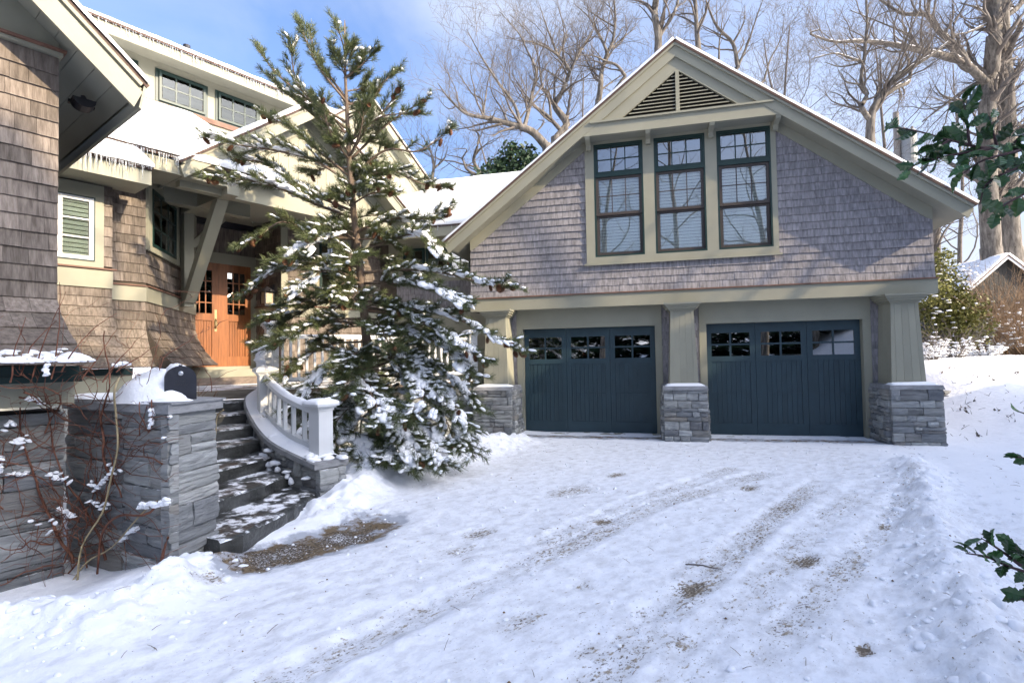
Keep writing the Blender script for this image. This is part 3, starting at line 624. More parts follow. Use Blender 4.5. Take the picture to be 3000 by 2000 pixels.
# ================================================================== HOUSE
HO = thing('house', 'brown shingled house with cream trim, dormer, entry porch and snow covered roofs', 'house')
EXH = .14
def flare_wall(name, origin, xd, nrm, x0, x1, z0, z1, fl, fh, m, spans_fn=None, wmin=.11, wmax=.24, back=True, pw=1.8, thick=.020):
    # wall plane through origin; below z0+fh the skirt swings out by fl
    M = frame(origin, xd, nrm); off = lambda z: fl*max(0, min(1, (z0+fh-z)/fh))**pw if fl else 0
    mb = MB(); n = 10
    if fl:
        zs = [z0+(fh)*i/n for i in range(n+1)]+[z1]
        for a, b in zip(zs[:-1], zs[1:]):
            mb.add([(x0, -off(a), a), (x1, -off(a), a), (x1, -off(b), b), (x0, -off(b), b), (x0, .1, a), (x1, .1, a), (x1, .1, b), (x0, .1, b)], [(0, 1, 2, 3), (1, 5, 6, 2), (0, 3, 7, 4), (0, 4, 5, 1), (3, 2, 6, 7)], M)
    else: mb.box(x0, x1, 0, .1, z0, z1, M)
    w = mb.build(name, 'cedar_back', HO); z = z0
    while z < z1-.03:
        sp = spans_fn(z) if spans_fn else [(x0, x1)]
        dz = .02; sl = (off(z)-off(z+EXH))/EXH
        h = EXH*1.16*math.sqrt(1+sl*sl)
        course(HO, w, M, z, h, sp, wmin, wmax, thick, m, .003, yoff=-off(z), tilt=-math.atan(sl)); z += EXH
    return w
# --- wing at the left
WT = -2.32
wingw = flare_wall('wing_wall', N*WT, H, N, -10.6, -8.765, 1.56, 4.24, .90, .58, 'cedar', wmin=.11, wmax=.27, pw=1.5, thick=.022)
MB().box(-12, -8.78, .101, 2.5, 1.3, 4.2, HF(WT)).build('wing_body', 'cedar_back', HO)
MB().box(-10.7, -8.745, -.05, .1, 4.245, 4.275, HF(WT)).build('belt_trim', 'trim', HO)
MB().box(-10.7, -8.725, -.075, .1, 4.276, 4.30, HF(WT)).build('belt_flashing', 'copper', HO)
WS = .87; wr = lambda s: 4.07+(-8.25-s)*WS                       # wing rake
MB().prism([(-8.765, 4.301), (-8.765, 4.375), (-10.6, wr(-10.6)-.13), (-10.6, 4.301)], .0, .05, HF(WT)).build('gable_panel', 'trim', HO)
RT0, RTB = -1.80, -6.2
Q = lambda s, t, dz=0: hs(s, t, wr(s)+dz)
board_slab(Q(-8.25+.02, RT0-.03), Q(-11.5, RT0-.03), Q(-11.5, RTB), Q(-8.25+.02, RTB), .035, 'roof_edge', 'wing_roof', HO)
slab(Q(-8.25+.0, RT0-.01), Q(-11.5, RT0-.01), Q(-11.5, RTB), Q(-8.25, RTB), .09, 'snow', 'wing_roof_snow', HO, 30, 30, .02, 21, edge=.35)
# rake boards
rb = MB()
for d0, d1, ta, tb in ((.038, .085, RT0-.03, RT0-.07), (.085, .115, RT0-.06, RT0-.07), (.115, .33, RT0-.045, RT0-.075)):
    rb.add([Q(-8.28, ta, -d0), Q(-11.5, ta, -d0), Q(-11.5, ta, -d1), Q(-8.28-.2*d1, ta, -d1), Q(-8.28, tb, -d0), Q(-11.5, tb, -d0), Q(-11.5, tb, -d1), Q(-8.28-.2*d1, tb, -d1)], [(0, 1, 2, 3), (3, 2, 6, 7), (0, 3, 7, 4), (0, 4, 5, 1)])
rb.build('wing_rake_board', 'trim', HO)
# soffit planks running back along the eave
for i in range(6):
    s0 = -8.30-i*.125; s1 = s0-.121
    MB().add([Q(s0, RT0-.076, -.14), Q(s1, RT0-.076, -.14), Q(s1, RTB, -.14), Q(s0, RTB, -.14), Q(s0, RT0-.076, -.11), Q(s1, RT0-.076, -.11), Q(s1, RTB, -.11), Q(s0, RTB, -.11)], [(0, 1, 2, 3), (7, 6, 5, 4), (0, 4, 5, 1), (1, 5, 6, 2), (2, 6, 7, 3), (3, 7, 4, 0)]).build('soffit_plank', 'soffit', HO)
board_slab(Q(-9.05, RT0-.076, -.11), Q(-11.5, RT0-.076, -.11), Q(-11.5, RTB, -.11), Q(-9.05, RTB, -.11), .035, 'soffit', 'rake_soffit', HO)
MB().add([Q(-8.25, RT0-.04, -.036), Q(-8.25, RTB, -.036), Q(-8.29, RTB, -.29), Q(-8.29, RT0-.04, -.29), Q(-8.27, RT0-.04, -.036), Q(-8.27, RTB, -.036), Q(-8.31, RTB, -.29), Q(-8.31, RT0-.04, -.29)], [(0, 1, 2, 3), (7, 6, 5, 4), (3, 2, 6, 7), (0, 3, 7, 4)]).build('eave_board', 'trim', HO)
# wing base: dark green head, cream board, snow ledge
MB().box(-11, -8.74, .0, .3, 1.42, 1.545, HF(-1.68)).build('base_window_head', 'green_trim', HO)
MB().box(-11, -8.74, -.03, .0, 1.44, 1.465, HF(-1.68)).build('base_window_bead', 'green_trim', HO)
MB().box(-11, -8.75, -.01, .3, 1.235, 1.419, HF(-1.86)).build('base_board', 'trim', HO)
lr = random.Random(3); lm = MB()
for k in range(300):
    q = .75*lr.random()**3; blob(lm, hs(lr.uniform(-10.3, -8.76), -1.435-.26*q, 1.578+.125*q), lr.uniform(.02, .07), lr.uniform(.015, .035), lr.uniform(.010, .026), -PH+1.2+lr.uniform(-.4, .4), lr)
lm.build('ledge_snow', 'snow', HO, True, kind='stuff')
# --- middle wall with the small white window
MT = -5.30
def midspan(z):
    if 2.56 < z+.02 < 2.86: return []
    if z+.12 > 2.86 and z < 3.95: return [(-7.64, -7.535)]
    return [(-9.0, -7.535)]
midw = flare_wall('middle_wall', N*MT, H, N, -9.0, -7.535, 1.50, 4.34, .72, .95, 'cedar', midspan, .10, .20)
MB().box(-9.0, -7.53, -.03, -.001, 2.60, 2.85, HF(MT)).build('band_board', 'trim', HO)
MB().box(-9.2, -7.45, .0, .3, 1.41, 1.495, HF(-4.75)).build('base_window_head', 'green_trim', HO); MB().box(-9.2, -7.45, .02, .3, 1.12, 1.409, HF(-4.75)).build('base_board', 'trim', HO); MB().box(-9.2, -7.47, .05, .3, -.3, 1.119, HF(-4.75)).build('base_wall', 'stone', HO)
MB().box(-9.0, -7.49, -.055, -.001, 2.851, 2.872, HF(MT)).build('band_flashing', 'copper', HO)
MB().box(-8.4, -8.15, -.04, -.001, 2.873, 4.0, HF(MT)).box(-7.74, -7.64, -.04, -.001, 2.873, 4.0, HF(MT)).box(-8.15, -7.74, -.04, -.001, 3.82, 4.0, HF(MT)).box(-8.15, -7.74, -.04, -.001, 2.873, 2.95, HF(MT)).build('window_casing', 'trim', HO)
MB().box(-8.15, -7.74, -.005, .0, 2.95, 3.82, HF(MT)).build('recess_dark_sheet', 'interior', HO)  # flush near-black sheet; the shade of a recess is in its colour
MB().box(-8.15, -8.14, -.05, -.006, 2.95, 3.82, HF(MT)).box(-7.755, -7.74, -.05, -.006, 2.95, 3.82, HF(MT)).box(-8.14, -7.755, -.05, -.006, 3.805, 3.82, HF(MT)).box(-8.14, -7.755, -.05, -.006, 2.95, 2.965, HF(MT)).build('window_edge', 'green_trim', HO)
sash(HO, 'window', HF(MT), -8.14, -7.755, 2.965, 3.805, 1, 3, 'white_paint', -.045, -.02, .05, .02)
slats(HO, 'window_shutter', HF(MT), -8.1, -7.8, 3.0, 3.78, -.016, .06, 'shutter')
MB().box(-7.64, -7.533, .0, .9, 1.5, 4.3, HF(MT)).build('corner', 'cedar', HO)
# --- bay: front face, angled face with the green window
BT = -5.58
def bayspan(z):
    if 2.44 < z+.02 < 2.74: return []
    return [(-7.56, -7.04)]
bayw = flare_wall('bay_wall', N*BT, H, N, -7.56, -7.04, 1.50, 4.40, .40, .75, 'cedar', bayspan, .09, .19)
MB().box(-7.56, -7.035, -.03, -.001, 2.48, 2.70, HF(BT)).build('band_board', 'trim', HO)
a_, b_ = hs(-7.04, BT, 0), hs(-5.55, -7.60, 0); BD = (b_-a_).normalized(); BN = BD.cross(Vector((0, 0, 1))); BL = (b_-a_).length
BF = frame(a_, BD, BN); bj = lambda p: ((p-a_).dot(BD), p.z)
wp = [bj(on(x, y, a_, BN)) for x, y in ((440, 556), (512, 610), (508, 757), (438, 722))]; bx0, bx1 = (wp[0][0]+wp[3][0])/2, (wp[1][0]+wp[2][0])/2; bz0, bz1 = (wp[2][1]+wp[3][1])/2, (wp[0][1]+wp[1][1])/2
def angspan(z):
    if 2.44 < z+.02 < 2.74: return []
    if z+.12 > bz0-.08: return []
    return [(0, BL)]
angw = flare_wall('bay_side_wall', a_, BD, BN, 0, BL, 1.50, 4.40, .40, .75, 'cedar', angspan, .09, .19)
MB().box(0, BL, -.03, -.001, 2.48, 2.70, BF).build('band_board', 'trim', HO)
MB().box(0, BL, -.055, -.001, 2.701, 2.72, BF).box(-.52, .0, -.05, -.001, 2.701, 2.72, frame(a_, H, N)).build('band_flashing', 'copper', HO)
MB().box(0.0, bx0, -.035, -.001, bz0-.09, 4.4, BF).box(bx1, BL, -.035, -.001, bz0-.09, 4.4, BF).box(bx0, bx1, -.035, -.001, bz1, 4.4, BF).box(bx0, bx1, -.035, -.001, bz0-.09, bz0, BF).build('window_casing', 'trim', HO)
MB().box(bx0, bx1, -.004, .0, bz0, bz1, BF).build('window_blind', 'lamp_glass', HO)
sash(HO, 'green_window', BF, bx0, bx1, bz0, bz1, 3, 3, 'green_trim', -.045, -.015, .045, .022)
MB().box(-7.5, -5.2, .0, .2, 4.2, 5.05, HF(-6.1)).build('upper_wall', 'trim', HO)
# --- entry: door wall, double door
DT = -7.75; DF = HF(DT)
MB().box(-6.2, -4.2, .0, .1, 1.4, 4.5, DF).build('entry_wall', 'cedar', HO)
dz0, dz1 = 1.47, 3.57; ds0, dsm, ds1 = -5.55, -5.03, -4.40
MB().box(ds0-.12, ds0, -.05, -.001, dz0, dz1, DF).box(ds1, ds1+.12, -.05, -.001, dz0, dz1, DF).box(ds0-.12, ds1+.12, -.052, -.001, dz1, dz1+.22, DF).build('door_casing', 'trim', HO)
MB().box(ds0-.15, ds1+.15, -.10, -.001, 1.40, 1.468, DF).build('threshold', 'trim', HO)
for j, (a, b) in enumerate(((ds0-.10, dsm-.035), (dsm+.035, ds1))):
    d = MB(); y0, y1 = -.045, -.005; st = .115; zr = [dz0, dz0+.20, 2.42, 2.54, dz1-.16, dz1]
    d.box(a, a+st, y0, y1, dz0, dz1, DF).box(b-st, b, y0, y1, dz0, dz1, DF)
    d.box(a+st, b-st, y0, y1, dz0, zr[1], DF).box(a+st, b-st, y0, y1, 2.40, 2.54, DF).box(a+st, b-st, y0, y1, zr[4], dz1, DF)
    n_ = 3
    for i in range(1, n_): xx = a+st+(b-a-2*st)*i/n_; d.box(xx-.011, xx+.011, y0+.008, y1, 2.54, zr[4], DF)
    for i in range(1, 4):
        zz = 2.54+(zr[4]-2.54)*i/4
        for q_ in range(n_): d.box(a+st+(b-a-2*st)*q_/n_+(.011 if q_ else 0), a+st+(b-a-2*st)*(q_+1)/n_-(.011 if q_ < n_-1 else 0), y0+.009, y1, zz-.011, zz+.011, DF)
    do = d.build('entry_door', 'door_wood', HO)
    for q_ in range(7): MB().box(a+st+(b-a-2*st)*q_/7+.003, a+st+(b-a-2*st)*(q_+1)/7-.003, y0+.022, y1-.003, zr[1], 2.40, DF).build('door_plank', 'door_wood', do)
    MB().box(a+st, b-st, y1-.003, y1, zr[1], 2.40, DF).build('door_panel', 'door_wood', do)
    MB().box(a+st, b-st, -.004, -.001, 2.54, zr[4], DF).build('door_backing', 'interior', do)
    for i in range(n_):
        for k in range(4):
            pane(do, DF, a+st+(b-a-2*st)*i/n_+.011, a+st+(b-a-2*st)*(i+1)/n_-.011, 2.54+(zr[4]-2.54)*k/4+.011, 2.54+(zr[4]-2.54)*(k+1)/4-.011, y0+.02, 'dark_glass')
    if j == 0:
        MB().box(b-.075, b-.03, y0-.012, y0-.001, 2.18, 2.62, DF).build('handle_plate', 'brass', do)
        MB().tube([(DF @ Vector((b-.052, y0-.01, 2.24)))[:], (DF @ Vector((b-.052, y0-.06, 2.27)))[:], (DF @ Vector((b-.052, y0-.06, 2.40)))[:], (DF @ Vector((b-.052, y0-.01, 2.43)))[:]], .012, 8).build('door_handle', 'brass', do)
MB().box(dsm-.035, dsm+.035, -.05, -.004, dz0, dz1, DF).build('door_astragal', 'door_wood', HO)
# --- porch right side and right bay
prw = flare_wall('porch_side_wall', hs(-4.27, DT, 0), N, -H, 0, 1.05, 1.20, 4.5, 0, 1, 'cedar', lambda z: [] if 2.44 < z+.02 < 2.74 else [(0, 1.05)], .1, .2)
MB().box(0, 1.05, -.03, -.001, 2.48, 2.70, frame(hs(-4.27, DT, 0), N, -H)).build('band_board', 'trim', HO)
MB().box(-.02, 1.12, -.055, -.001, 2.701, 2.72, frame(hs(-4.27, DT, 0), N, -H)).build('band_flashing', 'copper', HO)
rbw = flare_wall('right_bay_wall', N*-6.7, H, N, -4.27, -.9, 1.20, 4.5, 0, 1, 'cedar', lambda z: [] if 2.44 < z+.02 < 2.74 else [(-4.27, -3.5), (-2.6, -.9)] if z > 2.7 else [(-4.27, -.9)], .1, .2)
MB().box(-4.29, -.9, -.03, -.001, 2.48, 2.70, HF(-6.7)).box(-4.29, -4.15, -.035, -.001, 2.73, 4.4, HF(-6.7)).box(-3.5, -2.6, -.035, -.001, 2.73, 4.4, HF(-6.7)).build('band_board', 'trim', HO)
MB().box(-4.31, -.9, -.055, -.001, 2.701, 2.72, HF(-6.7)).build('band_flashing', 'copper', HO)
sash(HO, 'green_window', HF(-6.7), -3.42, -2.7, 3.1, 4.1, 3, 3, 'green_trim', -.06, -.036, .045, .022, 'dark_glass')
# --- porch posts, braces, beams, ceiling
for s_, sg in ((-6.02, 1), (-3.02, -1)):
    MB().box(-.08, .08, -.08, .08, 2.55, 4.4, Matrix.Translation(hs(s_, -6.72, 0)) @ Matrix.Rotation(-PH, 4, 'Z')).build('pilaster', 'trim', HO)
    MB().bar(hs(s_, -6.66, 2.66), hs(s_+.02*sg, -5.45, 4.25), .15, .18, H).build('brace', 'trim', HO)
    MB().bar(hs(s_+.06*sg, -6.72, 3.65), hs(s_+.62*sg, -6.74, 4.26), .11, .12, N).build('brace', 'trim', HO)
    MB().bar(hs(s_, -6.80, 4.33), hs(s_, -5.0, 4.33), .18, .24).build('porch_beam', 'trim', HO)
PGT = -5.15; GA, GZ, GE = -4.54, 6.27, 2.28; PS = .765; pg = lambda s: GZ-PS*abs(s-GA)
MB().box(-6.72, -2.36, -.08, .08, 4.22, 4.50, HF(PGT-.12)).build('gable_beam', 'trim', HO)
MB().box(-6.4, -2.6, .1, 2.75, 4.44, 4.47, HF(PGT-.12)).build('porch_ceiling', 'soffit', HO)
MB().bar(hs(-5.95, -7.7, 4.36), hs(-5.95, -6.9, 4.36), .05, .12).bar(hs(-6.0, -7.68, 4.38), hs(-4.3, -7.68, 4.38), .10, .12).bar(hs(-4.33, -7.7, 4.38), hs(-4.33, -6.8, 4.38), .08, .12).build('ceiling_moulding', 'dark_metal', HO)
s_ = -6.45; i = 0
while s_ < -2.7:
    e = min(s_+.19, -2.65); z0_, z1_ = pg(s_)-.30, pg(e-.004)-.30
    poly = [(s_, 4.505), (e-.005, 4.505), (e-.005, max(4.52, z1_)), (s_, max(4.52, z0_))]
    if s_ < GA < e: poly = poly[:3]+[(GA, pg(GA)-.30)]+poly[3:]
    MB().prism(poly, 0, .02, HF(PGT-.10)).build('gable_board', 'trim_board', HO); s_ += .19; i += 1
MB().prism([(-6.5, 4.45), (-2.6, 4.45), (GA, 5.93)], .022, .05, HF(PGT-.10)).build('gable_backing', 'trim', HO)
PB = -10.5
for sg in (-1, 1):
    W_ = lambda d, t, dz=0: hs(GA+sg*d, t, GZ-PS*d+dz)
    board_slab(W_(0, PGT+.30), W_(GE+.03, PGT+.30), W_(GE+.03, PB), W_(0, PB), .035, 'roof_edge', 'porch_roof', HO)
    slab(W_(0, PGT+.30), W_(GE+.02, PGT+.30), W_(GE+.02, PB), W_(0, PB), .085, 'snow', 'porch_roof_snow', HO, 34, 24, .022, 41+sg, edge=.5)
    r_ = MB()
    for d0, d1, ta, tb in ((.036, .085, .275, .23), (.085, .29, .255, .225)):
        r_.add([W_(0, PGT+ta, -d0), W_(GE, PGT+ta, -d0), W_(GE-.05, PGT+ta, -d1), W_(0, PGT+ta, -d1), W_(0, PGT+tb, -d0), W_(GE, PGT+tb, -d0), W_(GE-.05, PGT+tb, -d1), W_(0, PGT+tb, -d1)], [(0, 1, 2, 3), (7, 6, 5, 4), (3, 2, 6, 7), (1, 5, 6, 2)])
    r_.build('porch_rake_board', 'trim', HO)
    board_slab(W_(0, PGT+.225, -.22), W_(GE-.04, PGT+.225, -.22), W_(GE-.04, PGT-2.4, -.22), W_(0, PGT-2.4, -.22), .03, 'soffit', 'porch_soffit', HO)
    fr_ = MB(); fr_.add([W_(0, PGT-.07, -.25), W_(1.95, PGT-.07, -.25), W_(1.75, PGT-.07, -.45), W_(0, PGT-.07, -.45), W_(0, PGT-.098, -.25), W_(1.95, PGT-.098, -.25), W_(1.75, PGT-.098, -.45), W_(0, PGT-.098, -.45)], [(0, 1, 2, 3), (3, 2, 6, 7)])
    fr_.build('porch_frieze', 'trim', HO)
    MB().box(GA+sg*(GE-.27)-.25, GA+sg*(GE-.27)+.25, -.32, .3, 4.505, 4.545, HF(PGT-.1)).build('eave_return', 'soffit', HO)
# --- main roof with its lower eave, dormer
mz = lambda t: 4.58+.583*(-4.9-t)
E1T, E1Z = -4.72, 4.26
board_slab(hs(-9.4, -4.9, mz(-4.9)), hs(-5.6, -4.9, mz(-4.9)), hs(-5.6, -9.1, mz(-9.1)), hs(-9.4, -9.1, mz(-9.1)), .05, 'roof_edge', 'main_roof', HO)
slab(hs(-9.4, -4.88, mz(-4.9)), hs(-5.0, -4.88, mz(-4.9)), hs(-5.0, -9.05, mz(-9.05)), hs(-9.4, -9.05, mz(-9.05)), .11, 'snow', 'main_roof_snow', HO, 50, 40, .03, 51, edge=.55)
board_slab(hs(-9.4, E1T, E1Z), hs(-7.22, E1T, E1Z), hs(-7.5, -5.7, mz(-5.7)+.03), hs(-9.4, -5.7, mz(-5.7)+.03), .05, 'roof_edge', 'eave_roof', HO)
slab(hs(-9.4, E1T+.02, E1Z), hs(-7.22, E1T+.02, E1Z), hs(-7.5, -5.75, mz(-5.75)+.05), hs(-9.4, -5.75, mz(-5.75)+.05), .11, 'snow', 'eave_roof_snow', HO, 40, 20, .03, 52, edge=.45)
MB().box(-9.4, -7.23, .0, .03, E1Z-.24, E1Z-.02, HF(E1T-.06)).box(-9.4, -7.24, .031, .6, E1Z-.24, E1Z-.21, HF(E1T-.06)).build('eave_fascia', 'trim', HO)
MB().box(-7.5, -6.7, .0, .03, 4.32, 4.53, HF(-4.97)).box(-7.5, -6.1, .031, .7, 4.32, 4.35, HF(-4.97)).build('eave_fascia', 'trim', HO)
icicles(HO, hs(-8.5, E1T+.02, E1Z-.02), hs(-7.24, E1T+.02, E1Z-.02), 60, .015, .26, 5, .009)
icicles(HO, hs(-7.5, -4.87, 4.54), hs(-6.85, -4.87, 4.54), 34, .015, .30, 6, .009)
DO = -9.0; dzb = mz(DO)
MB().box(-9.5, -1.5, .0, .2, dzb-.1, 7.95, HF(DO)).build('dormer_wall', 'trim', HO)
MB().box(-9.5, -2.0, -.04, -.001, dzb-.02, dzb+.09, HF(DO)).build('dormer_flashing', 'copper', HO)
for a in (-7.05, -5.70, -4.50, -3.2):
    MB().box(a-.06, a+.98, -.02, -.001, 7.06, 7.78, HF(DO)).build('window_casing', 'green_trim', HO)
    MB().box(a, a+.92, -.023, -.021, 7.10, 7.74, HF(DO)).build('room_dark_sheet', 'interior', HO)  # thin near-black sheet in place of the unlit room
    sash(HO, 'dormer_window', HF(DO), a, a+.92, 7.10, 7.74, 3, 2, 'green_trim', -.06, -.025, .05, .03, 'dim_glass')
    slats(HO, 'window_curtain', HF(DO), a+.05, a+.87, 7.12, 7.34, -.034, .11, 'interior_ceiling')
ez = 8.02
MB().box(-9.7, -1.4, -.50, .0, 7.92, 7.95, HF(DO)).build('dormer_soffit', 'soffit', HO)
MB().box(-9.7, -1.4, -.53, -.50, 7.85, 8.06, HF(DO)).build('dormer_fascia', 'trim', HO)
board_slab(hs(-9.7, DO+.58, 8.10), hs(-1.4, DO+.58, 8.10), hs(-1.4, DO-2.5, 8.9), hs(-9.7, DO-2.5, 8.9), .04, 'roof_edge', 'dormer_roof', HO)
slab(hs(-9.7, DO+.56, 8.10), hs(-1.4, DO+.56, 8.10), hs(-1.4, DO-2.5, 8.9), hs(-9.7, DO-2.5, 8.9), .12, 'snow', 'dormer_roof_snow', HO, 70, 12, .03, 61, edge=.5)
icicles(HO, hs(-8.5, DO+.57, 8.06), hs(-2.6, DO+.57, 8.06), 150, .02, .22, 7, .011)
pv = at(547, 160, 12.9); MB().lathe([(.08, -.45), (.08, .22)], 12, Matrix.Translation(pv)).build('vent_pipe', 'dark_metal', HO)
# --- rear cross gable
G2T = -7.0; g2a, g2z = -1.78, 8.08; g2 = lambda s: g2z-.815*abs(s-g2a)
s_ = -4.6
while s_ < .55:
    e = s_+.22; poly = [(s_, 4.4), (e-.005, 4.4), (e-.005, max(4.5, g2(e-.005)-.2)), (s_, max(4.5, g2(s_)-.2))]
    if s_ < g2a < e: poly = poly[:3]+[(g2a, g2(g2a)-.2)]+poly[3:]
    MB().prism(poly, 0, .02, HF(G2T-.25)).build('gable_board', 'trim_board', HO); s_ += .22
for sg in (-1, 1):
    W_ = lambda d, t, dz=0: hs(g2a+sg*d, t, g2z-.815*d+dz)
    EE = 2.5 if sg < 0 else 2.36
    board_slab(W_(0, G2T+.05), W_(EE, G2T+.05), W_(EE, G2T-4), W_(0, G2T-4), .04, 'roof_edge', 'rear_roof', HO)
    slab(W_(0, G2T+.05), W_(EE, G2T+.05), W_(EE, G2T-4), W_(0, G2T-4), .06, 'snow', 'rear_roof_snow', HO, 20, 20, .02, 71+sg, edge=.4)
    MB().add([W_(0, G2T+.02, -.04), W_(EE, G2T+.02, -.04), W_(EE, G2T+.02, -.27), W_(0, G2T+.02, -.27), W_(0, G2T-.25, -.27), W_(EE, G2T-.25, -.27), W_(EE, G2T-.229, -.5), W_(0, G2T-.229, -.5), W_(0, G2T-.228, -.27), W_(EE, G2T-.228, -.27)], [(0, 1, 2, 3), (3, 2, 5, 4), (8, 9, 6, 7)]).build('rear_rake_board', 'trim', HO)
# --- link between house and garage
CY = 1.05
lw = MB().box(-9.0, -4.20, CY, CY+.1, -.1, 4.4).build('link_wall', 'cedar_back', HO); z = 2.66
while z < 3.28:
    course(HO, lw, frame((0, CY, 0), (1, 0, 0), (0, -1, 0)), z, EXH*1.16, [(-6.4, -4.19)], .1, .2, .018, 'cedar_grey', .003); z += EXH
MB().box(-6.6, -4.19, CY-.02, CY-.001, 3.36, 4.4).build('link_trim', 'trim', HO)
MB().box(-6.6, -4.19, CY-.03, CY-.001, -.1, 2.62).build('link_base', 'trim', HO)
for a in (-6.2, -5.62, -5.04): sash(HO, 'link_window', frame((0, CY, 0), (1, 0, 0), (0, -1, 0)), a, a+.54, 3.55, 4.16, 2, 2, 'green_trim', -.07, -.025, .055, .025, 'dark_glass')
lz = lambda y: 4.56+.61*(y-.5)
board_slab((-8.5, .48, lz(.48)), (-3.9, .48, lz(.48)), (-3.9, 4.2, lz(4.2)), (-8.5, 4.2, lz(4.2)), .05, 'roof_edge', 'link_roof', HO)
slab((-8.5, .47, lz(.47)), (-3.6, .47, lz(.47)), (-3.6, 4.2, lz(4.2)), (-8.5, 4.2, lz(4.2)), .12, 'snow', 'link_roof_snow', HO, 40, 30, .03, 81, edge=.5)
MB().box(-8.5, -4.3, .52, .55, 4.30, 4.53).box(-8.5, -4.3, .551, CY, 4.30, 4.33).build('link_fascia', 'trim', HO)
icicles(HO, (-6.5, .49, 4.52), (-4.6, .49, 4.52), 40, .02, .18, 8, .009)
finish_shingles(HO)
# ================================================================== ENTRY STEPS, STONE WALLS, RAILINGS
def cat_rom(pts, n):
    pts = [Vector(p) for p in pts]; P = [pts[0]*2-pts[1]]+pts+[pts[-1]*2-pts[-2]]; out = []
    for i in range(1, len(P)-2):
        for k in range(n):
            t = k/n; a, b, c, d = P[i-1:i+3]
            out.append(.5*((2*b)+(c-a)*t+(2*a-5*b+4*c-d)*t*t+(3*b-a-3*c+d)*t**3))
    return out+[pts[-1]]
def along(pl, f):                                               # point at fraction f of a polyline
    L = [0]
    for a, b in zip(pl[:-1], pl[1:]): L.append(L[-1]+(b-a).length)
    d = f*L[-1]
    for i in range(len(pl)-1):
        if d <= L[i+1]+1e-9: return pl[i].lerp(pl[i+1], (d-L[i])/max(L[i+1]-L[i], 1e-9))
    return pl[-1]
CH = cat_rom([(-4.14, -5.32, .44), (-4.95, -4.95, .60), (-5.76, -4.30, .80), (-6.35, -3.72, 1.0), (-6.62, -3.20, 1.12)], 6)    # cheek wall top centre line
LC = cat_rom([(-4.02, -7.02, 0), (-5.2, -6.75, 0), (-6.5, -6.0, 0), (-7.4, -5.0, 0), (-7.8, -4.35, 0)], 6)
def side(pl, i, w):
    a, b = pl[max(i-1, 0)], pl[min(i+1, len(pl)-1)]; d = (b-a); d.z = 0; d.normalize(); return pl[i]+Vector((-d.y, d.x, 0))*w
CHL = [side(CH, i, .17) for i in range(len(CH))]; CHR = [side(CH, i, -.17) for i in range(len(CH))]
ST = thing('stone_steps', 'dark wet stone steps curving up to the front door, dusted with snow', 'steps', (-4.2, -6.2, 0))
r = random.Random(8); NS = 8; RISE = .14
for i in range(NS-1):
    f0, f1 = i/(NS-1), min(1, (i+1.7)/(NS-1)); top = RISE*(i+1)-.02
    L0, R0, L1, R1 = along(LC, f0), along(CHL, f0), along(LC, f1), along(CHL, f1); mb = MB(); n = 14; vs = []
    for k in range(n+1):
        u = k/n; a = L0.lerp(R0, u); b = L1.lerp(R1, u); d = (a-b); d.z = 0; d.normalize()
        bow = .10*math.sin(math.pi*u)*(1-f0); j = r.uniform(-.015, .015)
        a = a+d*(bow+j); zt = top+r.uniform(-.006, .006)
        for p, z_ in ((a-d*.01, top-.19), (a+d*r.uniform(0, .012), top-.09), (a+d*.004, top-.018), (a-d*.022, zt), (b, top+.004), (b, top-.19)): vs.append((p.x, p.y, z_))
    fs = [(k*6+q_, k*6+6+q_, k*6+7+q_, k*6+1+q_) for k in range(n) for q_ in range(5)]+[tuple(range(5, -1, -1)), tuple(n*6+q_ for q_ in range(6))]
    MB().add(vs, fs).build('step', 'wet_stone', ST)
# cheek wall
CW = thing('curved_cheek_wall', 'low curved stone wall with sloping snowy cap beside the steps', 'wall', (-4.1, -5.45, 0))
mb = MB(); vs = []
for i in range(len(CH)):
    a, b = side(CH, i, .10), side(CH, i, -.10); zt = CH[i].z-.07; vs += [(a.x, a.y, -.2), (a.x, a.y, zt), (b.x, b.y, zt), (b.x, b.y, -.2)]
core = MB().add(vs, [(i*4+q_, i*4+4+q_, i*4+5+q_, i*4+1+q_) for i in range(len(CH)-1) for q_ in range(3)]+[(3, 2, 1, 0)]).build('wall_core', 'stone_back', CW)
for i in range(0, len(CH)-1, 2):
    j = min(i+2, len(CH)-1); zt = (CH[i].z+CH[j].z)/2-.07
    for sgn, w in ((1, .085), (-1, -.085)):
        a, b = side(CH, i, w), side(CH, j, w)
        if sgn > 0: a, b = b, a                                 # stair side faces left of the run
        d = b-a; d.z = 0; L = d.length; nrm = d.normalized().cross(Vector((0, 0, 1)))
        stones(core, frame((a.x, a.y, 0), d, nrm), 0, L, -.16, zt-.02, .07, .15, .16, .34, .09, .008, None, 100+i*2+sgn)
e0, e1 = side(CH, 0, .17), side(CH, 0, -.17); d = e1-e0; d.z = 0
stones(core, frame((e0.x, e0.y, 0), d, d.normalized().cross(Vector((0, 0, 1)))), 0, d.length, -.2, CH[0].z-.075, .06, .13, .14, .3, .09, .008, None, 140)
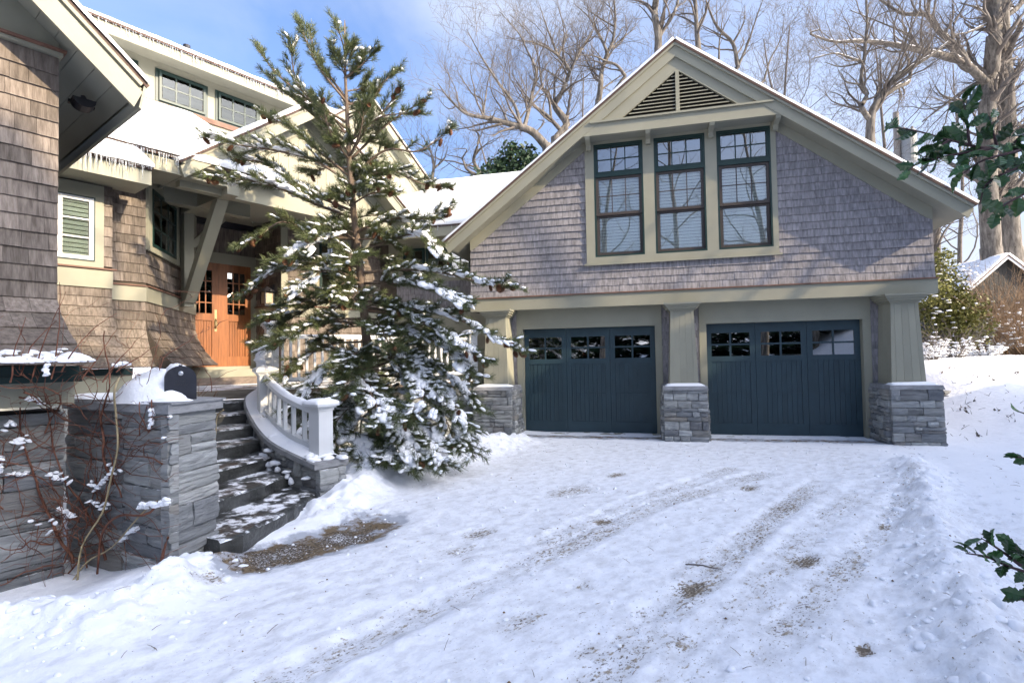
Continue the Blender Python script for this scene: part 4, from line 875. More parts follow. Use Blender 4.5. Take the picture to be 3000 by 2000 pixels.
for sgn, nm, m, w, t0, t1, nx_ in ((1, 'cap_stone', 'cap_stone', .215, -.07, 0, 1), ):
    for i in range(0, len(CH)-1, 3):
        ks = list(range(i, min(i+4, len(CH)))); vs = []
        for k in ks:
            a, b = side(CH, k, w), side(CH, k, -w); zt = CH[k].z; e = .006 if k in (ks[0], ks[-1]) else 0
            if k == 0: ex = (CH[0]-CH[1]).normalized()*.06; a = a+ex; b = b+ex
            vs += [(a.x, a.y, zt+t0), (a.x, a.y, zt-.012), (a.x*.9+b.x*.1, a.y*.9+b.y*.1, zt), (b.x*.9+a.x*.1, b.y*.9+a.y*.1, zt), (b.x, b.y, zt-.012), (b.x, b.y, zt+t0)]
        n = len(ks); MB().add(vs, [(q*6+k, q*6+6+k, q*6+7+k, q*6+1+k) for q in range(n-1) for k in range(5)]+[(q*6+5, q*6+11, q*6+6, q*6) for q in range(n-1)]+[(5, 4, 3, 2, 1, 0), tuple((n-1)*6+k for k in range(6))]).build(nm, m, CW)
vs = []
for k in range(len(CH)):
    for u in (-1, -.75, -.35, .1, .5, .8, 1):
        a = side(CH, k, .19*u); hgt = .055*(1-abs(u)**3)+.012*float(fbm(np.array([a.x*7]), np.array([a.y*7]), 9, 3)[0])*2; vs.append((a.x, a.y, CH[k].z+max(.001, hgt)))
MB().add(vs, [(q*7+k, q*7+7+k, q*7+8+k, q*7+1+k) for q in range(len(CH)-1) for k in range(6)]).build('snow_cover', 'snow', CW, True)
mb = MB()
for k in range(26): p = along(CH, r.random()**1.5*.35); blob(mb, side([p, p+Vector((-.8, .6, 0))], 0, r.uniform(-.16, .16))+Vector((0, 0, .01)), r.uniform(.04, .1), r.uniform(.03, .08), r.uniform(.02, .05), r.uniform(0, 6), r)
for k in range(14): p = along(CHL, r.uniform(0, .45)); blob(mb, (p.x-.03, p.y-.03, p.z-r.uniform(.1, .35)), r.uniform(.03, .08), .03, r.uniform(.02, .05), r.uniform(0, 6), r)
mb.build('snow_clump', 'snow', CW, True, kind='stuff')

def newel(parent, p, z0, z1, w=.185, rz=0, snow=True):
    M = Matrix.Translation((p[0], p[1], 0)) @ Matrix.Rotation(rz, 4, 'Z'); h = w/2
    o = MB().box(-h, h, -h, h, z0, z1-.11, M).box(-h-.012, h+.012, -h-.012, h+.012, z0, z0+.03, M).build('newel_post', 'white_paint', parent)
    c = MB()
    for e, a, b in ((.012, -.11, -.085), (.03, -.085, -.062), (.052, -.062, -.035)): c.box(-h-e, h+e, -h-e, h+e, z1+a, z1+b-.001, M)
    e = h+.052; c.add([(-e, -e, z1-.035), (e, -e, z1-.035), (e, e, z1-.035), (-e, e, z1-.035), (0, 0, z1+.012)], [(0, 1, 4), (1, 2, 4), (2, 3, 4), (3, 0, 4)], M).build('post_cap', 'white_paint', o)
    if snow: slab(M @ Vector((-e, -e, z1-.03)), M @ Vector((e, -e, z1-.03)), M @ Vector((e, e, z1-.03)), M @ Vector((-e, e, z1-.03)), .055, 'snow', 'snow_cover', o, 8, 8, .015, int(z1*100), edge=.2)
    return o
SR = thing('stair_railing', 'pale painted railing with snow topped newel posts curving beside the entry steps', 'railing', (-4.1, -5.47, .46))
pA, pB, pC = along(CH, .045), along(CH, .60), along(CH, .97); rzA = math.atan2(1.13, -1.64)
newel(SR, pA, pA.z-.03, 1.10, .185, rzA+.25); newel(SR, pB, pB.z-.03, 1.47, .185, rzA-.1); newel(SR, pC, pC.z-.03, 1.88, .185, rzA-.35)
def rail_run(parent, fa, fb, zt0, zt1, zb0, zb1, nb):
    n = 10; tp = []; bt = []; sn = []
    for k in range(n+1):
        u = k/n; p = along(CH, fa+(fb-fa)*u); tp.append(Vector((p.x, p.y, zt0+(zt1-zt0)*u))); bt.append(Vector((p.x, p.y, zb0+(zb1-zb0)*u)))
    for nm, pl, w, h in (('hand_rail', tp, .085, .055), ('bottom_rail', bt, .075, .06)):
        vs = []
        for k in range(n+1):
            a, b = side(pl, k, w/2), side(pl, k, -w/2); vs += [(a.x, a.y, a.z-h), (a.x, a.y, a.z), (b.x, b.y, b.z), (b.x, b.y, b.z-h)]
        MB().add(vs, [(q*4+k, q*4+4+k, q*4+4+(k+1) % 4, q*4+(k+1) % 4) for q in range(n) for k in range(4)]+[(3, 2, 1, 0), tuple(n*4+k for k in range(4))]).build(nm, 'white_paint', parent)
    vs = []
    for k in range(n*3+1):
        u = k/(n*3); p = along(tp, u)
        for q in (-1, -.6, 0, .6, 1):
            i_ = min(int(u*n), n); a = p+(side(tp, i_, .045*q)-tp[i_]); vs.append((a.x, a.y, p.z+.001+(.05+.02*float(vnoise(np.array([p.x*11]), np.array([p.y*11]), 3)[0]))*(1-abs(q)**2.5)))
    MB().add(vs, [(q*5+k, q*5+5+k, q*5+6+k, q*5+1+k) for q in range(n*3) for k in range(4)]).build('rail_snow', 'snow', parent, True)
    for k in range(nb):
        u = (k+.75)/(nb+.5); p = along(tp, u); b = along(bt, u); M = Matrix.Translation((p.x, p.y, 0)) @ Matrix.Rotation(rzA, 4, 'Z')
        MB().box(-.022, .022, -.022, .022, b.z-.005, p.z-.05, M).build('baluster', 'white_paint', parent)
rail_run(SR, .085, .565, 1.0, 1.33, .60, .90, 6)
rail_run(SR, .635, .935, 1.38, 1.68, .98, 1.22, 5)
mb = MB()
for k in range(9): p = along(CH, .66+.03*k); blob(mb, (p.x, p.y, 1.44+.034*k), .075, .06, .06, k, r)
mb.build('snow_heap', 'snow', SR, True, kind='stuff')

# deck and its stone base
PD = thing('entry_deck', 'grey boarded entry deck on a dark stone base behind the pine', 'deck', (-5.4, -1.6, 0))
hv = lambda s, t: hs(s, t, 0).xy[:]
MB().zprism([(-7.85, -4.5), (-6.62, -3.36), (-6.5, -2.98), (-4.02, -.04), (-4.19, 1.06), (-6.6, 1.06), hv(-3.9, -7.7), hv(-5.9, -7.74), hv(-6.4, -6.7)], .98, 1.12).build('deck_floor', 'deck', PD)
MB().box(-5.75, -4.28, .0, .62, 1.121, 1.26, HF(-7.02)).build('wood_step', 'timber', PD); MB().box(-5.72, -4.28, .0, .35, 1.261, 1.41, HF(-7.30)).build('wood_step', 'trim', PD)
p0, p1 = Vector((-6.62, -3.16, 0)), Vector((-4.0, -.10, 0)); pd = (p1-p0).normalized(); pn = pd.cross(Vector((0, 0, 1))); PL = (p1-p0).length; PF = frame(p0, pd, pn)
pc = MB().box(0, PL, .05, .3, -.2, .99, PF).build('base_wall', 'stone_back', PD)
stones(pc, frame(p0+pn*-.04, pd, pn), 0, PL, -.15, .97, .08, .2, .2, .6, .08, .008, None, 201)
MB().box(-.1, PL, -.06, .3, .981, 1.09, PF).build('edge_timber', 'timber', PD)
slab(PF @ Vector((0, -.055, 1.09)), PF @ Vector((PL, -.055, 1.09)), PF @ Vector((PL, .1, 1.09)), PF @ Vector((0, .1, 1.09)), .035, 'snow', 'snow_cover', PD, 40, 4, .02, 91, edge=.1)
PR = thing('porch_railing', 'pale balustrade with square balusters along the deck behind the pine', 'railing', (-5.3, -1.6, 1.1))
for x, zt in ((.06, 2.20), (PL*.52, 2.12), (PL-.12, 2.12)):
    q = PF @ Vector((x, .12, 0)); newel(PR, q, 1.13, zt, .185, math.atan2(pd.y, pd.x))
for a, b in ((.16, PL*.52-.1), (PL*.52+.1, PL-.22)):
    MB().box(a, b, .08, .165, 1.93, 1.985, PF).build('hand_rail', 'white_paint', PR); MB().box(a, b, .085, .16, 1.22, 1.28, PF).build('bottom_rail', 'white_paint', PR)
    slab(PF @ Vector((a, .08, 1.985)), PF @ Vector((b, .08, 1.985)), PF @ Vector((b, .165, 1.985)), PF @ Vector((a, .165, 1.985)), .04, 'snow', 'rail_snow', PR, 30, 3, .015, 92, edge=.2)
    n = int((b-a)/.125)
    for k in range(n): x = a+(b-a)*(k+.5)/n; MB().box(x-.02, x+.02, .10, .14, 1.27, 1.935, PF).build('baluster', 'white_paint', PR)

# foundation wall of the wing and the pier with the mailbox
FW = thing('foundation_wall', 'dark stone foundation wall under the wing, overgrown with bare vines', 'wall', hs(-9.2, -2.1, -.2)[:])
fc = MB().box(-11, -8.78, .05, .4, -.5, 1.179, HF(-2.06)).build('wall_core', 'stone_back', FW)
stones(fc, HF(-2.10), -10.3, -8.765, -.35, 1.17, .10, .24, .3, .8, .075, .008, None, 301)
PI = thing('stone_pier', 'grey ledgestone pier with flat capstone carrying the mailbox', 'wall', (-4.8, -7.1, -.1))
q0, qm, q1, q2, q3 = Vector((-5.74, -6.95, 0)), Vector((-4.90, -7.12, 0)), Vector((-4.20, -7.33, 0)), Vector((-4.215, -6.83, 0)), Vector((-5.6, -6.4, 0))
ins = .06
MB().zprism([(q0.x, q0.y+ins), (qm.x, qm.y+ins), (q1.x-ins, q1.y+ins), (q2.x-ins, q2.y-.0), (q3.x, q3.y)], -.45, 1.16).build('pier_core', 'stone_back', PI)
pcore = PI.children[0]
for k, (a, b, sd) in enumerate(((q0, qm, 311), (qm, q1, 312), (q1, q2, 313))):
    d = b-a; nrm = d.normalized().cross(Vector((0, 0, 1)))
    stones(pcore, frame(a-nrm*.075, d, nrm), 0, d.length, -.38, 1.16, .10, .21, .28, .75 if k < 2 else .5, .075, .006, None, sd)
cp = [(q0.x, q0.y-.03), (qm.x, qm.y-.035), (q1.x+.03, q1.y-.035), (q2.x+.03, q2.y+.02), (q3.x, q3.y+.05)]
MB().zprism(cp, 1.165, 1.235).zprism([(x*.996-.0, y*.998) for x, y in cp], 1.236, 1.25).build('cap_stone', 'cap_stone', PI)
slab((-5.75, -6.93, 1.25), (-4.75, -7.11, 1.25), (-4.75, -6.75, 1.25), (-5.6, -6.45, 1.25), .05, 'snow', 'snow_cover', PI, 20, 10, .03, 93, edge=.05)
MBX = thing('mailbox', 'black arched metal mailbox half buried in snow on the stone pier', 'mailbox', (-4.5, -7.02, 1.25))
HWm = .106; arch = [(-HWm, 0), (HWm, 0)]+[(HWm*math.cos(R(a)), .165+HWm*math.sin(R(a))) for a in range(0, 181, 12)]
mf = Vector((.78, -.62, 0)).normalized(); AM = Matrix(((mf.y, mf.x, 0, -4.37), (-mf.x, mf.y, 0, -7.06), (0, 0, 1, 1.252), (0, 0, 0, 1)))     # local y points out of the door
MB().prism(arch, -.50, -.012, AM).build('body', 'mailbox_paint', MBX)
MB().prism([(x*1.06, z_*1.02) for x, z_ in arch], -.011, .008, AM).build('door', 'mailbox_paint', MBX)
mdoor = MBX.children[1]
MB().lathe([(.018, 0), (.018, .012), (.006, .02)], 12, AM @ Matrix.Translation((0, .008, .215)) @ Matrix.Rotation(R(-90), 4, 'X')).build('knob', 'steel', mdoor)
MB().box(-.012, .012, -.02, .004, .255, .285, AM).build('latch', 'mailbox_paint', mdoor)
for row, (txt, zz) in enumerate((('U.S. MAIL', .145), ('APPROVED', .118))):
    cu = bpy.data.curves.new('lettering', 'FONT'); cu.body = txt; cu.size = .019; cu.extrude = .0008; cu.align_x = 'CENTER'; tmp = bpy.data.objects.new('tmp', cu); COL.objects.link(tmp)
    dgp = bpy.context.evaluated_depsgraph_get(); lm_ = bpy.data.meshes.new_from_object(tmp.evaluated_get(dgp)); bpy.data.objects.remove(tmp); lm_.materials.clear(); lm_.materials.append(MATS['transformer'] if False else MATS['dark_metal'])
    put('lettering', lm_, mdoor, M=AM @ Matrix.Translation((0, .0095, zz)) @ Matrix(((-1, 0, 0, 0), (0, 0, 1, 0), (0, 1, 0, 0), (0, 0, 0, 1))))
def mound(name, parent, c, rx, ry, h, rz, seed, n=26, pw=1.5):
    vs = []; M = Matrix.Translation(c) @ Matrix.Rotation(rz, 4, 'Z')
    for j in range(n+1):
        for i in range(n+1):
            x, y = 2*i/n-1, 2*j/n-1; rr = min(1, math.hypot(x, y)); hh = h*max(0, 1-rr**2)**(1/pw)+.05*h/.2*float(fbm(np.array([x*2.3+seed]), np.array([y*2.3]), seed, 3)[0])*2*(1-rr**4)-.012*(rr > .97); vs.append((x*rx, y*ry, hh))
    return MB().add(vs, [(j*(n+1)+i, j*(n+1)+i+1, (j+1)*(n+1)+i+1, (j+1)*(n+1)+i) for j in range(n) for i in range(n)], M).build(name, 'snow', parent, True)
az = math.atan2(mf.y, mf.x)
mound('snow_heap', MBX, (-4.72, -6.98, 1.245), .40, .24, .245, az+.45, 5); mound('snow_heap', MBX, (-4.62, -7.05, 1.245), .30, .17, .15, az+.7, 9); mound('snow_cap', MBX, Vector((-4.37, -7.06, 1.475))-mf*.26, .25, .095, .075, az, 12, 18); mound('snow_drift', MBX, (-4.38, -7.16, 1.245), .20, .09, .035, az+.9, 14, 18)
# lamps
FL = thing('flood_light', 'black flood light under the wing soffit', 'lamp'); 
fp = on(245, 300, hs(-8.5, -2.2, wr(-8.5)-.30), Vector((0, 0, 1))); FM = Matrix.Translation(fp) @ Matrix.Rotation(R(66), 4, 'Z') @ Matrix.Rotation(R(-14), 4, 'X')
MB().lathe([(.02, .06), (.03, .03), (.03, .0)], 10, FM).build('stem', 'dark_metal', FL)
sec = [(.085*math.cos(R(a)), .075*math.sin(R(a))) for a in range(180, 361, 15)]+[(.09, .012), (-.09, .012)]
MB().prism(sec, -.045, .055, FM).build('housing', 'dark_metal', FL); MB().prism([(x*1.12, z_*1.06+.004) for x, z_ in sec[-3:]]+[(-.1, .0), (-.1, .035), (.1, .035), (.1, 0)][::-1][:4], .056, .085, FM).build('visor', 'dark_metal', FL)
CL = thing('ceiling_lamp', 'small round ceiling lamp above the front door', 'lamp'); lp = hs(-5.28, -6.45, 4.44)
LM = Matrix.Translation(lp)
MB().lathe([(.155, 0), (.155, -.05), (.13, -.06)], 20, LM).build('canopy', 'dark_metal', CL)
MB().lathe([(.11, -.055), (.12, -.12), (.10, -.17), (.03, -.19)], 20, LM).build('shade', 'lamp_glass', CL, True)
ring = MB(); ring.lathe([(.128, -.155), (.128, -.175), (.118, -.175), (.118, -.155)], 20, LM)
for k in range(4): a = k*math.pi/2; ring.box(-.008, .008, .118, .128, -.16, -.05, LM @ Matrix.Rotation(a, 4, 'Z'))
ring.build('ring', 'dark_metal', CL)
WLN = thing('wall_lantern', 'dark metal lantern on the porch wall right of the front door', 'lamp'); wp_ = hs(-4.27, -6.98, 2.93); WM = Matrix.Translation(wp_) @ Matrix.Rotation(-PH, 4, 'Z')
MB().box(-.06, .06, -.02, .0, -.15, .2, frame(hs(-4.30, -6.98, 2.93), N, -H)).build('back_plate', 'dark_metal', WLN)
LNM = Matrix.Translation(hs(-4.42, -6.98, 2.85)) @ Matrix.Rotation(-PH, 4, 'Z')
MB().box(-.085, .085, -.085, .085, -.12, .12, LNM).build('lantern_glass', 'lamp_glass', WLN)
lf = MB()
for a in (-1, 1):
    for b_ in (-1, 1): lf.box(a*.09-.012, a*.09+.012, b_*.09-.012, b_*.09+.012, -.15, .14, LNM)
lf.box(-.11, .11, -.11, .11, -.165, -.12, LNM).add([(-.14, -.14, .125), (.14, -.14, .125), (.14, .14, .125), (-.14, .14, .125), (0, 0, .25)], [(0, 1, 4), (1, 2, 4), (2, 3, 4), (3, 0, 4), (3, 2, 1, 0)], LNM).box(-.01, .15, -.015, .015, .13, .16, LNM)
lf.build('lantern_cage', 'dark_metal', WLN)
BR = thing('boot_scraper_hook', 'small iron hook on the porch wall beside the door', 'hook'); MB().tube([hs(-4.30, -7.3, 2.45), hs(-4.40, -7.3, 2.44), hs(-4.42, -7.3, 2.38)], .012, 6).build('hook_bar', 'dark_metal', BR)
# ================================================================== PINE
PT_ = thing('pine_tree', 'snow laden pine with brown cones in front of the entry', 'tree', (-4.51, -3.55, .05))
TD = 7.77; TP = [(1104, 1352), (1098, 1280), (1090, 1180), (1078, 1050), (1066, 900), (1052, 760), (1036, 620), (1024, 470), (1018, 360), (1012, 230), (1010, 120), (1010, 60)]
trunk = [at(x, y, TD) for x, y in TP]; TRAD = [.085, .08, .075, .07, .062, .055, .047, .038, .03, .02, .012, .006]
tr_ = MB().tube(trunk, TRAD, 10)
def trunk_at(y):
    for i in range(len(TP)-1):
        if TP[i][1] >= y >= TP[i+1][1]: return trunk[i].lerp(trunk[i+1], (TP[i][1]-y)/(TP[i][1]-TP[i+1][1]))
    return trunk[-1] if y < TP[-1][1] else trunk[0]
r = random.Random(21); BOUGH = []
# (start y on the trunk, via points, tip) as seen, tip depth offset
def B(y0, pts, dd, dens=1.0, snow=.4, cones=0):
    p0 = trunk_at(y0); n = len(pts); pl = [p0]+[at(x, y, TD+dd*(i+1)/n) for i, (x, y) in enumerate(pts)]; BOUGH.append((cat_rom(pl, 5), dens, snow, cones))
B(150, [(985, 64)], .1, .9, .05); B(170, [(1035, 120)], -.1, .8, .05); B(300, [(930, 190), (872, 58)], -.2, .7, .15); B(290, [(930, 170), (906, 82)], .2, .7, .1); B(230, [(1060, 190), (1105, 145)], -.1, .9, .1)
B(360, [(900, 290), (800, 205), (756, 136)], .1, .6, .15); B(380, [(880, 260), (848, 118)], -.4, .7, .25); B(420, [(860, 290), (800, 235)], .3, .9, .25); B(430, [(1110, 260), (1168, 204)], .2, .8, .15)
B(420, [(1120, 330), (1172, 256)], -.2, .8, .2, 2); B(470, [(1140, 360), (1250, 292)], .2, .45, .1, 1); B(460, [(1100, 350), (1230, 330)], -.3, .7, .2, 1); B(520, [(1130, 440), (1230, 442), (1325, 372)], -.1, .5, .15, 2)
B(560, [(1130, 500), (1240, 540), (1315, 545)], .1, .9, .45, 5); B(540, [(920, 470), (800, 440), (700, 425), (606, 400)], -.3, 1., .55, 2); B(520, [(930, 440), (840, 370), (770, 335)], .1, 1., .45, 2)
B(640, [(930, 600), (800, 545), (700, 525), (612, 522)], -.5, 1.1, .75, 2); B(620, [(900, 560), (780, 480), (690, 470)], .1, 1., .6, 3); B(700, [(920, 690), (830, 650), (760, 690), (700, 722)], -.5, .8, .35, 7)
B(780, [(930, 770), (860, 790), (790, 800), (715, 870)], -.6, 1., .55, 7); B(820, [(960, 790), (900, 830), (850, 870)], -.9, 1., .7, 3); B(700, [(980, 690), (900, 720), (850, 760)], -1.0, 1.1, .6, 3)
B(680, [(1150, 640), (1250, 640), (1320, 610)], .1, 1.1, .6, 5); B(740, [(1150, 700), (1230, 690), (1300, 760)], -.5, 1.2, .65, 4); B(800, [(1180, 790), (1300, 800), (1420, 830), (1508, 842)], -.6, .9, .8, 4)
B(830, [(1180, 830), (1290, 850), (1360, 900)], -.9, 1.2, .85, 2); B(880, [(1200, 900), (1330, 930), (1440, 985), (1530, 1030)], -.8, 1.0, .95, 5); B(900, [(1180, 920), (1300, 980), (1420, 1060)], -1.0, 1.0, .95, 3)
B(960, [(1180, 970), (1290, 1010), (1380, 1100)], -.9, 1.2, .9, 1); B(950, [(960, 940), (870, 960), (790, 1000), (745, 1012)], -.5, .9, .35, 4); B(1000, [(960, 1010), (880, 1060), (830, 1110)], -.7, 1., .5, 4)
B(1040, [(1000, 1040), (920, 1120), (870, 1190)], -.9, .8, .8, 2); B(1050, [(1180, 1040), (1280, 1130), (1370, 1250)], -.9, 1.2, .9, 2); B(1100, [(1190, 1110), (1290, 1200), (1340, 1320)], -.9, 1.2, .9, 1)
B(1140, [(1100, 1150), (1160, 1230), (1230, 1350)], -1.3, 1.3, .9, 2); B(1160, [(1030, 1180), (990, 1260), (985, 1330)], -1.2, 1.2, .85, 1); B(1180, [(1130, 1190), (1250, 1280), (1300, 1370)], -1.3, 1.3, .9); B(1200, [(1060, 1230), (1060, 1300), (1080, 1360)], -1.3, 1.1, .8)
B(1120, [(1050, 1120), (960, 1200), (900, 1260)], -1.0, .8, .85); B(1220, [(1180, 1260), (1220, 1330), (1200, 1375)], -1.4, 1.2, .8); B(1080, [(1200, 1050), (1330, 1110), (1400, 1200)], -.5, 1., .85); B(1230, [(1150, 1290), (1130, 1360)], -1.4, 1.2, .7)
B(1130, [(1250, 1160), (1340, 1230), (1385, 1330)], -.8, 1.2, .9); B(1190, [(1020, 1230), (960, 1290), (940, 1340)], -1.0, 1.1, .8); B(1010, [(1190, 1080), (1240, 1150), (1200, 1240)], -1.4, 1.2, .9, 2); B(1060, [(1060, 1100), (1100, 1180), (1120, 1260)], -1.6, 1.1, .9, 2)
for k in range(16):                                             # upswept short boughs round the top
    y = r.uniform(150, 470); p0 = trunk_at(y); a = r.uniform(0, 2*math.pi); L = (.18+.55*(y-130)/340)*r.uniform(.7, 1.15); d = Vector((math.cos(a), math.sin(a), 0))
    BOUGH.append((cat_rom([p0, p0+d*L*.55+Vector((0, 0, .30*L)), p0+d*L*.8+Vector((0, 0, .8*L))], 5), 1.1, .2, 1 if y > 300 else 0))
for k in range(42):                                             # boughs towards and away from the viewer that fill the crown
    y = r.uniform(400, 1180); p0 = trunk_at(y); a = r.uniform(0, 2*math.pi); L = (.40+1.05*min(1, (y-250)/600))*r.uniform(.45, 1.0); d = Vector((math.cos(a), math.sin(a), 0))
    rise = .25 if y < 650 else -.10; pl = [p0, p0+d*L*.5+Vector((0, 0, rise*L*.5)), p0+d*L+Vector((0, 0, (rise-.2)*L))]; BOUGH.append((cat_rom(pl, 5), 1.2, .25 if y < 700 else .4, 1))
def pad(mb, p, d, l, w, h, rg):                                  # a snow pad lying along direction d
    d = d.normalized(); s = d.cross(Vector((0, 0, 1)))
    if s.length < .2: s = Vector((1, 0, 0))
    s.normalize(); u = s.cross(d); v, f = BLOBS[rg.randrange(8)]
    mb.add(v, f, Matrix(((d.x*l, s.x*w, u.x*h, p.x), (d.y*l, s.y*w, u.y*h, p.y), (d.z*l, s.z*w, u.z*h, p.z), (0, 0, 0, 1))))
for k in range(9):                                             # boughs towards the viewer that hide the stem
    y = r.uniform(520, 1040); p0 = trunk_at(y); a = math.atan2(-fw.y, -fw.x)+r.uniform(-1.15, 1.15); L = r.uniform(.4, 1.05)*(.6+.5*min(1, (y-400)/500)); d = Vector((math.cos(a), math.sin(a), 0))
    BOUGH.append((cat_rom([p0, p0+d*L*.5+Vector((0, 0, .08*L)), p0+d*L+Vector((0, 0, -.16*L))], 5), 1.25, .45 if y > 700 else .3, 2))
br = MB(); ndl_v = []; ndl_f = []; snow = MB(); cones = []
def tuft(p, d, L, n):
    d = d.normalized(); a = d.cross(Vector((.3, .2, .9))).normalized(); b = d.cross(a)
    for k in range(n):
        th = r.uniform(0, 6.283); o = r.uniform(-.5, .75)*L; sp = r.uniform(.45, 1.0); q = p+d*o; dr = (d*r.uniform(.6, 1.1)+(a*math.cos(th)+b*math.sin(th))*sp).normalized(); l_ = L*r.uniform(.75, 1.15)
        w = dr.cross(Vector((r.uniform(-1, 1), r.uniform(-1, 1), r.uniform(-1, 1)))).normalized()*.0025; e = q+dr*l_; i = len(ndl_v)
        ndl_v.extend((( q-w)[:], (q+w)[:], (e+w*.6)[:], (e-w*.6)[:])); ndl_f.append((i, i+1, i+2, i+3))
sunup = Vector((0, 0, 1))
for pl, dens, sn_, nc in BOUGH:
    n = len(pl); Lb = sum((pl[i+1]-pl[i]).length for i in range(n-1)); r0 = .010+.012*min(1, Lb/1.6)
    br.tube(pl, [r0*(1-.8*i/(n-1)) for i in range(n)], 6)
    f = .16+r.random()*.05; sd = 1
    while f < 1.0:
        p = along(pl, f); q = along(pl, min(1, f+.03)); d = (q-p).normalized() if (q-p).length > 1e-5 else (pl[-1]-pl[-2]).normalized()
        lat = d.cross(Vector((0, 0, 1))).normalized()*sd; Lt = r.uniform(.12, .34)*(1.15-.6*f)*min(1.2, .5+Lb*.5)*(1 if sn_ > .2 else .8)
        dir_ = (d*r.uniform(.5, .9)+lat*r.uniform(.3, .9)+Vector((0, 0, r.uniform(-.12, .42)))).normalized(); nt = max(1, int(Lt/.075))
        e = p+dir_*Lt; br.tube([p, p.lerp(e, .5)+Vector((0, 0, -.006)), e], [.005, .004, .003], 4, False)
        has = r.random() < .12+sn_
        for k in range(nt):
            g_ = p+dir_*(Lt*(k+1)/nt); dd_ = (dir_+Vector((r.uniform(-.35, .35), r.uniform(-.35, .35), r.uniform(-.1, .45)))).normalized(); tuft(g_, dd_, r.uniform(.065, .095), 50)
            if has and r.random() < .7: pad(snow, g_+Vector((r.uniform(-.012, .012), r.uniform(-.012, .012), .018)), dir_, r.uniform(.035, .065), r.uniform(.02, .038), r.uniform(.014, .026), r)
        f += r.uniform(.038, .062)/max(Lb, .3)/dens; sd = -sd
    tip = pl[-1]; dt = (pl[-1]-pl[-2]).normalized()
    for k in range(5): tuft(tip-dt*.045*k, (dt+Vector((0, 0, .15))).normalized(), .075, 58)
    if sn_ > .5:
        for k in range(int(2+sn_*15*dens)):
            f_ = r.uniform(.3, .97); p = along(pl, f_); q_ = along(pl, min(1, f_+.05)); dv = (q_-p) if (q_-p).length > 1e-4 else dt; sd_ = dv.cross(Vector((0, 0, 1))).normalized(); off = r.gauss(0, .09); big = r.uniform(.45, 1.05)*(.75+.4*min(1, Lb/1.5))
            for m_ in range(r.randint(3, 7)): pad(snow, p+dv.normalized()*r.gauss(0, .055)*big+sd_*(off+r.gauss(0, .03))+Vector((0, 0, .03+r.gauss(0, .008)-.12*abs(off))), dv+Vector((r.uniform(-.3, .3), r.uniform(-.3, .3), r.uniform(-.4, .1)))*dv.length, big*r.uniform(.05, .10), big*r.uniform(.03, .06), big*r.uniform(.02, .036), r)
    for k in range(nc): cones.append((along(pl, 1-.3*r.random()*k/max(nc, 1)-.02)+Vector((r.uniform(-.06, .06), r.uniform(-.06, .06), r.uniform(-.06, .01)))))
tr_.build('trunk', 'pine_bark', PT_, True); br.build('branches', 'pine_bark', PT_, True)
me = bpy.data.meshes.new('crown'); me.from_pydata(ndl_v, [], ndl_f); me.materials.append(MATS['needle']); put('crown', me, PT_)
snow.build('snow_load', 'snow', PT_, True, kind='stuff')
cm = MB(); cm.lathe([(.004, .05), (.02, .035), (.024, .01), (.02, -.03), (.008, -.055)], 8)
for k in range(9):
    for j in range(8):
        z_ = -.05+.1*k/8; rad = .027*math.sin(math.pi*(.12+.8*k/8)); a = 2*math.pi*(j+(k % 2)*.5)/8; u = Vector((math.cos(a), math.sin(a), 0)); w = Vector((-math.sin(a), math.cos(a), 0))*.009
        cm.add([u*rad*.5+w+Vector((0, 0, z_)), u*rad*.5-w+Vector((0, 0, z_)), u*(rad+.010)-w*.7+Vector((0, 0, z_-.012)), u*(rad+.012)+w*.7+Vector((0, 0, z_-.012))], [(0, 1, 2, 3)])
cme = cm.mesh('pine_cone', 'cone')
for p in cones: put('pine_cone', cme, PT_, M=Matrix.Translation(p) @ Matrix.Rotation(r.uniform(0, 6), 4, 'Z') @ Matrix.Rotation(r.uniform(.2, 1.3), 4, 'X') @ Matrix.Scale(r.uniform(.8, 1.15), 4))

# ================================================================== BARE TREES
def rdir(rg): 
    v = Vector((rg.gauss(0, 1), rg.gauss(0, 1), rg.gauss(0, 1))); return v.normalized()
def limb(mb, p, d, L, rad, lvl, rg, droop=0.0, upw=.22, minr=.0045, maxl=3, spawn=1.0, crook=.30):
    n = max(3, min(9, int(L/(.30 if lvl else .5))+2)); pts = [p]; ra = [rad]; d = d.normalized(); st = L/n
    for i in range(n):
        d = (d+rdir(rg)*crook+Vector((0, 0, upw*.35-droop*.2))).normalized(); p = p+d*st; pts.append(p); ra.append(max(minr*.6, rad*(1-.82*(i+1)/n)))
    mb.tube(pts, ra, 7 if rad > .06 else 5 if rad > .02 else 3, False)
    if lvl >= maxl: return
    kids(mb, pts, ra, L, lvl, rg, droop, upw, minr, maxl, spawn, crook)
def kids(mb, pts, ra, L, lvl, rg, droop=0, upw=.22, minr=.0045, maxl=3, spawn=1.0, crook=.30, f0=.22, scale=1.0):
    gap = (.55, .34, .20, .14)[min(lvl, 3)]/spawn; nk = max(2, int(L*(1-f0)/gap))
    for k in range(nk):
        f = f0+(1-f0)*(k+rg.random()*.8)/nk; p = along(pts, f); q = along(pts, min(1, f+.05)); d = (q-p).normalized() if (q-p).length > 1e-6 else (pts[-1]-pts[-2]).normalized()
        i = min(int(f*(len(ra)-1)), len(ra)-1); s = d.cross(rdir(rg)).normalized(); a = rg.uniform(.5, 1.05); nd = d*math.cos(a)+s*math.sin(a)+Vector((0, 0, .12))
        nl = (1.9, 1.05, .55, .3)[min(lvl, 3)]*rg.uniform(.55, 1.25)*(1.15-.45*f)*scale
        limb(mb, p, nd, nl, max(minr, ra[i]*(.5 if lvl == 0 else .42)), lvl+1, rg, droop, upw, minr, maxl, spawn, crook)
